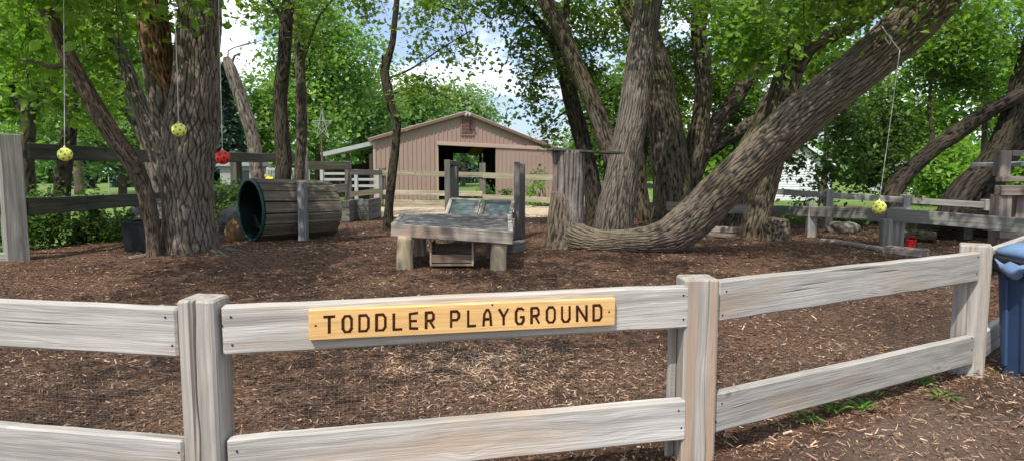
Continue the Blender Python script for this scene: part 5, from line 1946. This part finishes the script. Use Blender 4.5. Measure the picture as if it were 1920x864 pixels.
# right side wall of green
far_tree('green tree behind the gap between the left trunks of the right group', 1130, 230, 20, 60, 110, 170, 'leaf_dark', .18, tw=12)
far_tree('dense green tree behind the stout multi stemmed tree', 1230, 210, 22, 90, 110, 230, 'leaf_near', .19, tw=12)
far_tree('sunlit yellow green bush like tree glimpsed under the fork', 1350, 300, 20, 55, 55, 190, 'leaf_bright', .17, tw=10)
far_tree('mid green tree behind the mossy leaning trunk', 1400, 140, 23, 95, 110, 170, 'leaf_near', .19, tw=12, th=0.05)
far_tree('tall green tree above the white house', 1540, 140, 24, 80, 80, 110, 'leaf_near', .20, tw=12, th=0)
far_tree('bright green tree right of the white house', 1720, 200, 24, 100, 110, 190, 'leaf_bright', .20, tw=12, th=0.05)
far_tree('bright sunlit undergrowth tree between the two dark leaning trunks', 1780, 320, 19, 80, 60, 300, 'leaf_bright', .15, tw=8)
far_tree('loose green tree at the right edge of the view', 1900, 180, 22, 90, 120, 170, 'leaf_bright', .19, tw=12, th=0)
far_tree('green tree beyond the right fence near the frame edge', 1960, 330, 18, 80, 60, 170, 'leaf_bright', .15, tw=12)


# spruces
def spruce(label, px, ytop, Y, wpx, name='spruce_tree'):
    b = P(px, 360, Y)
    z0 = float(zt(b[0], Y)) 
    zt_ = P(px, ytop, Y)[2]
    root = thing(name, label, 'spruce', (b[0], Y, z0))
    m = MB()
    tube(m, [[b[0], Y, z0, .16], [b[0], Y, zt_, .02]], nseg=10, step=1, lump=0)
    m.build('trunk', M['bark_dark'], root, smooth=True)
    Rm = wpx * Y / FPX / 2
    n = 900
    u = rng.uniform(0, 1, n) ** .7
    h = zt_ - u * (zt_ - z0 - .2)
    a = rng.uniform(0, 2 * PI, n)
    C_ = []
    T_ = []
    for k in range(n):
        R_ = Rm * u[k] * rng.uniform(.6, 1.1)
        t_ = np.linspace(.15, 1, 16)
        x = b[0] + math.cos(a[k]) * R_ * t_ + rng.normal(0, .06, 16)
        y = Y + math.sin(a[k]) * R_ * t_ + rng.normal(0, .06, 16)
        z = h[k] - R_ * t_ * .35 + rng.normal(0, .05, 16)
        C_.append(np.stack([x, y, z], -1))
        T_.append(np.clip(t_ * .7 + rng.normal(0, .1, 16), 0, 1))
    m = MB()
    leaves(m, np.concatenate(C_), .26, droop=.5, tint=np.concatenate(T_), long=1.2)
    m.build('crown', M['needle'], root)


spruce('dark spruce filling the gap right of the thick forked tree', 425, 120, 34, 130)
spruce('blue green spruce beside the lawn between the left trunks', 158, 300, 55, 40)
spruce('dark blue spruce left of the pale dish on the lawn', 240, 285, 60, 60)
spruce('spruce seen straight through the barn doors, left one', 868, 270, 78, 70)
spruce('spruce seen straight through the barn doors, right one', 902, 265, 84, 70)


# ---- shrubs
def shrub(label, blobs, base, mat='leaf_shrub', size=.07, per=26, group='shrubs by the fences', name='shrub', **k):
    root = thing(name, label, 'shrub', (base[0], base[1], float(zt(base[0], base[1]))), group)
    m = MB()
    for q in range(7):
        bb = np.array([base[0] + rng.normal() * .12, base[1] + rng.normal() * .1, 0])
        tgt = np.asarray(blobs[q % len(blobs)][0]) + rng.normal(size=3) * np.asarray(blobs[q % len(blobs)][1]) * .5
        tube(m, [[*bb, .012], [*(lerp(bb, tgt, .5) + [0, 0, .1]), .009], [*tgt, .004]], nseg=6, step=.15, lump=.05)
    m.build('stems', M['twig'], root, smooth=True)
    m = MB()
    clump_crown(m, blobs, size, per=per, rad=.16, tlen=.35, shell=.2, **k)
    m.build('foliage', [M[mat], M['twig']], root)
    return root


for px, w_, h0, h1, Y, n, lab in (
        (15, 40, 350, 470, 8.4, 34, 'green shrub behind the leftmost fence post'),
        (95, 52, 350, 465, 8.5, 60, 'leafy shrub below the leftmost yellow ball'),
        (165, 48, 365, 468, 8.9, 56, 'leafy shrub against the lower rail left of the thin leaning trunk'),
        (225, 40, 395, 455, 9.6, 40, 'low spreading shrub just behind the black tub'),
        (440, 36, 345, 440, 11.6, 50, 'dark shrub between the thick trunk and the tunnel'),
        (405, 26, 330, 400, 12.6, 26, 'small shrub at the right side of the thick trunk')):
    c = P(px, (h0 + h1) / 2, Y)
    rx, rz = w_ * Y / FPX, (h1 - h0) / 2 * Y / FPX
    shrub(lab, [(c, (rx, rx * .8, rz), n), (c - [0, 0, rz * .4], (rx * 1.1, rx * .8, rz * .7), n // 2)], (c[0], c[1]))
for px, w_, h0, h1, Y, n, lab, mt in (
        (908, 18, 352, 372, 19, 12, 'small green plant behind the rails under the barn door', 'leaf_shrub'),
        (950, 12, 353, 370, 19, 8, 'tiny green plant left of the tall double post', 'leaf_shrub'),
        (1010, 26, 340, 400, 17.6, 46, 'bushy green plant right of the tall double post', 'leaf_bright'),
        (1012, 14, 308, 345, 18.2, 8, 'tall thin seedy plant in front of the barn wall', 'leaf_shrub'),
        (1022, 24, 375, 405, 17.0, 34, 'dark low shrub left of the cut stump', 'leaf_dark'),
        (1230, 30, 395, 440, 14, 30, 'dark low undergrowth between the right trunks', 'leaf_dark'),
        (1330, 40, 395, 435, 13, 34, 'dark undergrowth beneath the fence behind the leaning trunk', 'leaf_dark'),
        (1470, 40, 400, 430, 12, 30, 'dark undergrowth below the white house', 'leaf_dark'),
        (1600, 60, 400, 432, 12, 44, 'dark undergrowth under the fence left of the hanging ball', 'leaf_dark'),
        (1740, 60, 400, 436, 12, 40, 'dark undergrowth under the fence right of the hanging ball', 'leaf_dark')):
    c = P(px, (h0 + h1) / 2, Y)
    rx, rz = w_ * Y / FPX, (h1 - h0) / 2 * Y / FPX
    shrub(lab, [(c, (rx, rx * .8, rz), n)], (c[0], c[1]), mat=mt, size=.08)

# far woodland belt that closes the view beyond the lawns: nobody could count it
m = MB()
bl = []
for a in np.linspace(-62, 62, 60):
    if -14 < a < 4:
        Yd = 130
    else:
        Yd = 95
    r_ = math.radians(a)
    x_, y_ = math.sin(r_) * Yd, math.cos(r_) * Yd
    if abs(a) > 20 or True:
        hgt = rng.uniform(4.0, 7.5)
        bl.append(((x_, y_, hgt * .5 - .6), (4.5, 4, hgt * .6), 90))
clump_crown(m, bl, .75, per=16, rad=1.2, tlen=1.6, twig=False, thresh=-.5, shell=.3)
o = m.build('far_woodland', [M['leaf_far'], M['twig']], None)
tag(o, 'hazy line of distant trees beyond the lawns', 'woodland', kind='stuff')
# ================================================================== barn
bphi = math.radians(10)
bL = P(700, 262, 34)
bx = np.array([math.cos(bphi), math.sin(bphi), 0])
by = np.array([-math.sin(bphi), math.cos(bphi), 0])
GZ = -.62


def onb(px, py, off=0.0):
    """point on the barn's front plane (u along, z)"""
    r = ray(px, py)
    o_ = np.array([0, 0, EYE])
    p0 = bL - by * off
    t_ = np.dot(p0 - o_, by) / np.dot(r, by)
    q = o_ + r * t_
    return np.dot(q - bL, bx), q[2]


def BP(u, v, z):
    q = bL + bx * u + by * v
    return np.array([q[0], q[1], z])


uL, zL = 0.0, bL[2]
uP, zP = onb(873, 214)
uR, zR = onb(1058, 288)
barn = thing('barn', 'pinkish brown metal sided barn with open sliding door and gable vent', 'barn', BP(uP, 3, GZ))


def roofz(u):
    return zL + (zP - zL) * (u - uL) / (uP - uL) if u < uP else zP + (zR - zP) * (u - uP) / (uR - uP)


d0, zd0 = onb(821, 272)
d1, zd1 = onb(929, 279)
zdh = zd0 + .02
DEP = 9.0


def quadwall(m, pts, th=.06, v=0, mat=0):
    """polygon (u,z) extruded inwards by th at depth v"""
    n = len(pts)
    V = [BP(u, v, z) for u, z in pts] + [BP(u, v + th, z) for u, z in pts]
    F4 = [[i, i + n, (i + 1) % n + n, (i + 1) % n] for i in range(n)]
    m.add(V, [np.array(F4), np.array([list(range(n))]), np.array([list(range(2 * n - 1, n - 1, -1))])], None, .5, mat)


m = MB()
quadwall(m, [(uL, GZ), (d0, GZ), (d0, roofz(d0)), (uL, zL)])
quadwall(m, [(d0, zdh), (d1, zdh), (d1, roofz(d1)), (uP, zP), (d0, roofz(d0))])
quadwall(m, [(d1, GZ), (uR, GZ), (uR, zR), (d1, roofz(d1))])
# ribs
u = uL + .1
while u < uR - .05:
    z0_ = zdh + .02 if d0 - .02 < u < d1 + .02 else GZ
    top = roofz(u) - .03
    c = BP(u, -.012, (z0_ + top) / 2)
    obox(m, c, bx * .026, by * .03, np.array([0, 0, (top - z0_) / 2]))
    c = BP(u + .03, -.003, (z0_ + top) / 2)
    u += .235
m.build('front_wall', M['barn_wall'], barn)
for uu in (uL, uR - .06):
    m = MB()
    zz = zL if uu == uL else zR
    V = [BP(uu, .07, GZ), BP(uu, DEP, GZ), BP(uu, DEP, zz - .02), BP(uu, .07, zz - .02)]
    V += [q + bx * .05 for q in V]
    m.add(V, [np.array([[0, 1, 2, 3], [7, 6, 5, 4], [0, 4, 5, 1], [3, 2, 6, 7], [0, 3, 7, 4], [1, 5, 6, 2]])])
    m.build('side_wall', M['barn_wall'], barn)
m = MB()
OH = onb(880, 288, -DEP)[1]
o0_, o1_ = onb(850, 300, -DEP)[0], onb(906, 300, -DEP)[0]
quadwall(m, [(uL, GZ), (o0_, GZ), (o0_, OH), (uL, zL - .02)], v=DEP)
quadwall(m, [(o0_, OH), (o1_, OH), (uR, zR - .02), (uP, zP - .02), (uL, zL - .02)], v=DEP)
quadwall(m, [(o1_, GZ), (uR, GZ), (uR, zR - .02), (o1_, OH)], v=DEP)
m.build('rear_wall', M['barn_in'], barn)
m = MB()
for ua, za, ub, zb_ in ((uL - .25, zL - .03, uP, zP + .05), (uP, zP + .05, uR + .25, zR - .05)):
    V = [BP(ua, -.25, za + .03), BP(ub, -.25, zb_ + .03), BP(ub, DEP + .2, zb_ + .03), BP(ua, DEP + .2, za + .03)]
    V += [q + [0, 0, .06] for q in V]
    m.add(V, [np.array([[0, 3, 2, 1], [4, 5, 6, 7], [0, 1, 5, 4], [2, 3, 7, 6], [1, 2, 6, 5], [3, 0, 4, 7]])])
roof = m.build('roof', M['roof_metal'], barn)
m = MB()
for ua, za, ub, zb_ in ((uL - .27, zL - .05, uP, zP + .03), (uP, zP + .03, uR + .27, zR - .07)):
    board(m, BP(ua, -.28, za), BP(ub, -.28, zb_), .04, .15, bev=.005, wob=0)
m.build('roof_edge', M['barn_dark'], roof)
# corner trims, door track, door leaf
board_obj('corner_trim', BP(uL + .03, -.03, GZ), BP(uL + .03, -.03, zL - .1), .06, .12, M['barn_trim'], barn, up=tuple(bx))
ut, zt0 = onb(819, 269)
ut2, zt2 = onb(1050, 281)
board_obj('door_track', BP(ut, -.12, zt0), BP(uR - .2, -.12, zt0 - .28), .14, .20, M['barn_trim'], barn, bev=.01, wob=0)
m = MB()
dz = zt0 - .18
quadwall(m, [(d1, GZ + .05), (uR - .4, GZ + .05), (uR - .4, dz - .16), (d1, dz)], .04, v=-.11)
u = d1 + .1
while u < uR - .45:
    obox(m, BP(u, -.125, (GZ + dz) / 2), bx * .018, by * .012, np.array([0, 0, (dz - GZ) / 2 - .14]))
    u += .235
m.build('sliding_door', M['barn_wall'], barn)
board_obj('door_post', BP(d0 - .03, -.03, GZ), BP(d0 - .03, -.03, zdh), .06, .10, M['barn_trim'], barn, up=tuple(bx))
# gable vent
v0, vz0 = onb(865, 254)
v1, vz1 = onb(888, 223)
m = MB()
nl = 12
for k in range(nl):
    z = vz0 + (vz1 - vz0) * (k + .5) / nl
    q0, q1 = BP(v0 + .03, -.06, z), BP(v1 - .03, -.06, z)
    obox(m, (q0 + q1) / 2, (q1 - q0) / 2, (by * .03 + np.array([0, 0, .018])), np.array([0, 0, .006]) - by * .004)
vb = m.build('vent', M['vent'], barn)
m = MB()
for a, b, wv, hv in (((v0, vz0), (v1, vz0), .07, .05), ((v0, vz1), (v1, vz1), .07, .05)):
    board(m, BP(a[0], -.06, a[1]), BP(b[0], -.06, b[1]), wv, hv, wob=0)
for uu in (v0, v1):
    board(m, BP(uu, -.06, vz0), BP(uu, -.06, vz1), .05, .07, up=tuple(bx), wob=0)
m.build('vent_frame', M['vent'], vb)
# floodlight
m = MB()
lu, lz = onb(876, 216)
for s in (-.1, .1):
    q = BP(lu + s, -.42, lz)
    tube(m, [[*(q + [0, .1, .06]), .03], [*q, .05], [*(q + [0, -.1, -.08]), .085]], nseg=14, step=.04, lump=0)
obox(m, BP(lu, -.3, lz + .05), bx * .1, by * .1, np.array([0, 0, .04]))
tag(m.build('floodlight', M['white_metal'], barn, smooth=True))
# interior: posts, stalls, hanging things
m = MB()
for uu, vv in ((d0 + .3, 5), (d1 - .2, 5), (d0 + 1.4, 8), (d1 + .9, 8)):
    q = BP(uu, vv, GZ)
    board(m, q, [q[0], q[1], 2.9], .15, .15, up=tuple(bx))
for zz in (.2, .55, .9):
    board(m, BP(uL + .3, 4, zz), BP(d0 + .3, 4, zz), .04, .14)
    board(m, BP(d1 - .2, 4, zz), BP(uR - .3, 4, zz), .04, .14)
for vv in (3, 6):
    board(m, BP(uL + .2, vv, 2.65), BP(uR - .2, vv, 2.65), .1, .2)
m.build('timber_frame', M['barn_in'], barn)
m = MB()
quadwall(m, [(d1 - .75, 1.75), (d1 - .1, 2.35), (d1 - .1, 2.5), (d1 - 1.1, 2.2), (d1 - 1.3, 1.85)], .1, v=2.2)
m.build('hanging_sheet', M['torn_wood'], barn)

# lean-to on the left
ln = thing('lean_to', 'open lean to shed with pale metal roof against the left side of the barn', 'shed', P(640, 372, 36))
r0, r1 = P(602, 291, 33.5), P(699, 269, 34.0)
r2, r3 = r1 + by * 6, r0 + by * 6
m = MB()
V = [r0, r1, r2, r3] + [q + [0, 0, .12] for q in (r0, r1, r2, r3)]
m.add(V, [np.array([[0, 3, 2, 1], [4, 5, 6, 7], [0, 1, 5, 4], [2, 3, 7, 6], [1, 2, 6, 5], [3, 0, 4, 7]])])
m.build('roof', M['roof_metal'], ln)
board_obj('fascia', r0 + [0, -.05, .0], r1 + [0, -.05, .0], .06, .22, M['white_metal'], ln, wob=0)
for px, Y in ((606, 33.6), (652, 34), (696, 34.2)):
    q = P(px, 300, Y)
    board_obj('post', [q[0], q[1], GZ], [q[0], q[1], P(px, 288, Y)[2]], .18, .18, M['dark_shed'], ln, up=(0, 1, 0))
q0, q1 = P(606, 290, 38), P(700, 290, 39)
m = MB()
board(m, [q0[0], q0[1], .35], [q1[0], q1[1], .35], .08, 1.9, wob=0)
m.build('rear_wall', M['dark_shed'], ln)

# small grey shed and white railing further left
sh = thing('garden_shed', 'small grey shed half hidden behind the dead trunk', 'shed', P(455, 362, 30))
a, b = P(412, 312, 30), P(472, 312, 30)
zb0 = float(zt(0, 30))
m = MB()
box(m, [a[0], 30, zb0], [b[0], 32, a[2]])
m.build('wall', M['grey_wall'], sh)
m = MB()
V = [[a[0] - .2, 29.8, a[2]], [b[0] + .2, 29.8, a[2]], [b[0] + .2, 32.2, a[2]], [a[0] - .2, 32.2, a[2]], [a[0] + .1, 31, a[2] + .5], [b[0] - .1, 31, a[2] + .5]]
m.add(V, [np.array([[0, 1, 5, 4], [2, 3, 4, 5]]), np.array([[1, 2, 5], [3, 0, 4]])])
m.build('roof', M['grey_roof'], sh)
m = MB()
box(m, [a[0] + .9, 29.97, zb0 + .1], [a[0] + 1.35, 30.0, a[2] - .2])
m.build('door', M['dark_glass'], sh)

ps = thing('play_set', 'white railed play tower with a yellow slide beyond the fence', 'play set', P(515, 362, 29))
for px in (503, 520, 541, 560, 578):
    q = P(px, 330, 29)
    board_obj('post', [q[0], q[1], float(zt(0, 29))], [q[0], q[1], P(px, 314, 29)[2]], .13, .13, M['white_metal'], ps, up=(0, 1, 0), wob=0)
for yy in (318, 343):
    board_obj('rail', P(500, yy, 28.95), P(580, yy, 28.95), .06, .12, M['white_metal'], ps, wob=0)
m = MB()
for k in range(26):
    q = P(502 + k * 3, 330, 28.9)
    board(m, [q[0], q[1], P(502, 343, 29)[2]], [q[0], q[1], P(502, 318, 29)[2]], .03, .03, up=(0, 1, 0), wob=0, bev=.001)
m.build('balusters', M['white_metal'], ps)
m = MB()
a, b = P(503, 333, 28.8), P(490, 352, 28.2)
board(m, a, b, .5, .05, wob=0)
board(m, a + [0, -.25, .08], b + [0, -.25, .08], .04, .14, wob=0)
board(m, a + [0, .25, .08], b + [0, .25, .08], .04, .14, wob=0)
m.build('slide', M['yellow_plastic'], ps)

# white gate rails beyond the back fence
wg = thing('white_rail_fence', 'white three rail paddock fence in front of the lean to', 'fence', P(650, 372, 24))
zg = float(zt(0, 24))
for px in (604, 668, 708):
    q = P(px, 340, 24)
    board_obj('post', [q[0], q[1], zg], [q[0], q[1], P(px, 318, 24)[2]], .12, .12, M['white_metal'], wg, up=(0, 1, 0), wob=0)
for yy in (326, 337, 349):
    board_obj('rail', P(604, yy, 24), P(710, yy, 24), .03, .09, M['white_metal'], wg, wob=0)

# wire star on a pole
st = thing('star_pole', 'large wire star decoration on a thin pole left of the barn', 'decoration', P(605, 372, 26))
q = P(604, 300, 26)
m = MB()
tube(m, [[q[0], 26, float(zt(0, 26)), .05], [q[0], 26, P(604, 204, 26)[2], .035]], nseg=8, step=1, lump=0)
m.build('pole', M['bark_mid'], st)
m = MB()
c = P(605, 236, 26)
pts = [c + np.array([math.sin(k * 4 * PI / 5) * .42, -.05, math.cos(k * 4 * PI / 5) * .62]) for k in range(6)]
for a, b in zip(pts[:-1], pts[1:]):
    thin(m, a, b, .010, 5)
for k in range(5):
    an = k * 2 * PI / 5
    thin(m, c, c + np.array([math.sin(an) * .42, -.05, math.cos(an) * .62]), .009, 5)
m.build('star', M['star_wire'], st)

# pale dish on the lawn
ds = thing('garden_dish', 'pale blue oval dish on a short pole on the far lawn', 'dish', P(200, 352, 40))
q = P(200, 320, 40)
m = MB()
K = 28
V = [[q[0] + math.cos(2 * PI * k / K) * r_ * .32, 40 + dy, q[2] + math.sin(2 * PI * k / K) * r_ * .20] for r_, dy in ((1, 0), (.6, .07), (.05, .10), (.05, .13), (.6, .10), (1, .03)) for k in range(K)]
m.add(V, [np.array([[i * K + k, i * K + (k + 1) % K, (i + 1) * K + (k + 1) % K, (i + 1) * K + k] for i in range(5) for k in range(K)])])
m.build('dish', M['dish'], ds, smooth=True)
m = MB()
tube(m, [[q[0], 40.15, float(zt(0, 40)), .03], [q[0], 40.15, q[2], .03]], nseg=8, step=1, lump=0)
m.build('pole', M['metal_grey'], ds)


# ================================================================== white house
def clap_house(label, p0, p1, ztop, gable, Y, depth, zb, name='white_house'):
    hx0, hx1 = p0, p1
    h = thing(name, label, 'house', ((hx0 + hx1) / 2, Y + depth / 2, zb))
    m = MB()
    mid = (hx0 + hx1) / 2
    V = [[hx0, Y, zb], [hx1, Y, zb], [hx1, Y, ztop], [mid, Y, ztop + gable], [hx0, Y, ztop]]
    V += [[q[0], Y + depth, q[2]] for q in V]
    m.add(V, [np.array([[0, 1, 2, 3, 4]]), np.array([[9, 8, 7, 6, 5]]), np.array([[0, 5, 6, 1], [1, 6, 7, 2], [0, 4, 9, 5]])])
    z = zb + .1
    while z < ztop:
        obox(m, [mid, Y - .008, z], [(hx1 - hx0) / 2, 0, 0], [0, .012, 0], [0, 0, .012])
        z += .13
    m.build('wall', M['white_siding'], h)
    m = MB()
    for s, e in ((hx0 - .3, mid), (hx1 + .3, mid)):
        V = [[s, Y - .3, ztop - .1], [e, Y - .3, ztop + gable + .06], [e, Y + depth + .3, ztop + gable + .06], [s, Y + depth + .3, ztop - .1]]
        V += [[q[0], q[1], q[2] + .1] for q in V]
        f_ = np.array([[0, 3, 2, 1], [4, 5, 6, 7], [0, 1, 5, 4], [2, 3, 7, 6], [1, 2, 6, 5], [3, 0, 4, 7]])
        m.add(V, [f_ if s < e else f_[:, ::-1]])
    rf_ = m.build('roof', M['grey_roof'], h)
    m = MB()
    for s, e in ((hx0 - .3, mid), (hx1 + .3, mid)):
        board(m, [s, Y - .33, ztop - .05], [e, Y - .33, ztop + gable + .1], .04, .2, wob=0)
    m.build('roof_trim', M['white_siding'], rf_)
    for k in ():
        xx = hx0 + (hx1 - hx0) * k
        fr = MB()
        board(fr, [xx - .5, Y - .04, zb + 1.0], [xx + .5, Y - .04, zb + 1.0], .06, .08, wob=0)
        board(fr, [xx - .5, Y - .04, zb + 2.1], [xx + .5, Y - .04, zb + 2.1], .06, .08, wob=0)
        for s in (-.5, .5, 0):
            board(fr, [xx + s, Y - .042, zb + 1.0], [xx + s, Y - .042, zb + 2.1], .05, .07, up=(1, 0, 0), wob=0)
        w_ = fr.build('window', M['white_siding'], h)
        pn = MB()
        box(pn, [xx - .47, Y - .03, zb + 1.02], [xx + .47, Y - .012, zb + 2.08])
        pn.build('pane', M['dark_glass'], w_)
    return h


a, b = P(1425, 300, 34), P(1560, 300, 34)
zb = float(zt(0, 34)) - .3
clap_house('white clapboard house seen through the leaves behind the big leaning trunk', a[0], b[0], P(1500, 312, 34)[2] , 1.3, 34, 8, zb)
a, b = P(1700, 300, 46), P(1800, 300, 46)
clap_house('small pale outbuilding far off between the right trees', a[0], b[0], P(1740, 325, 46)[2], .8, 46, 5, zb, name='outbuilding')

# ------------------------------------------------------------------ tidy helper properties
for o in bpy.data.objects:
    if '_o' in o:
        del o['_o']
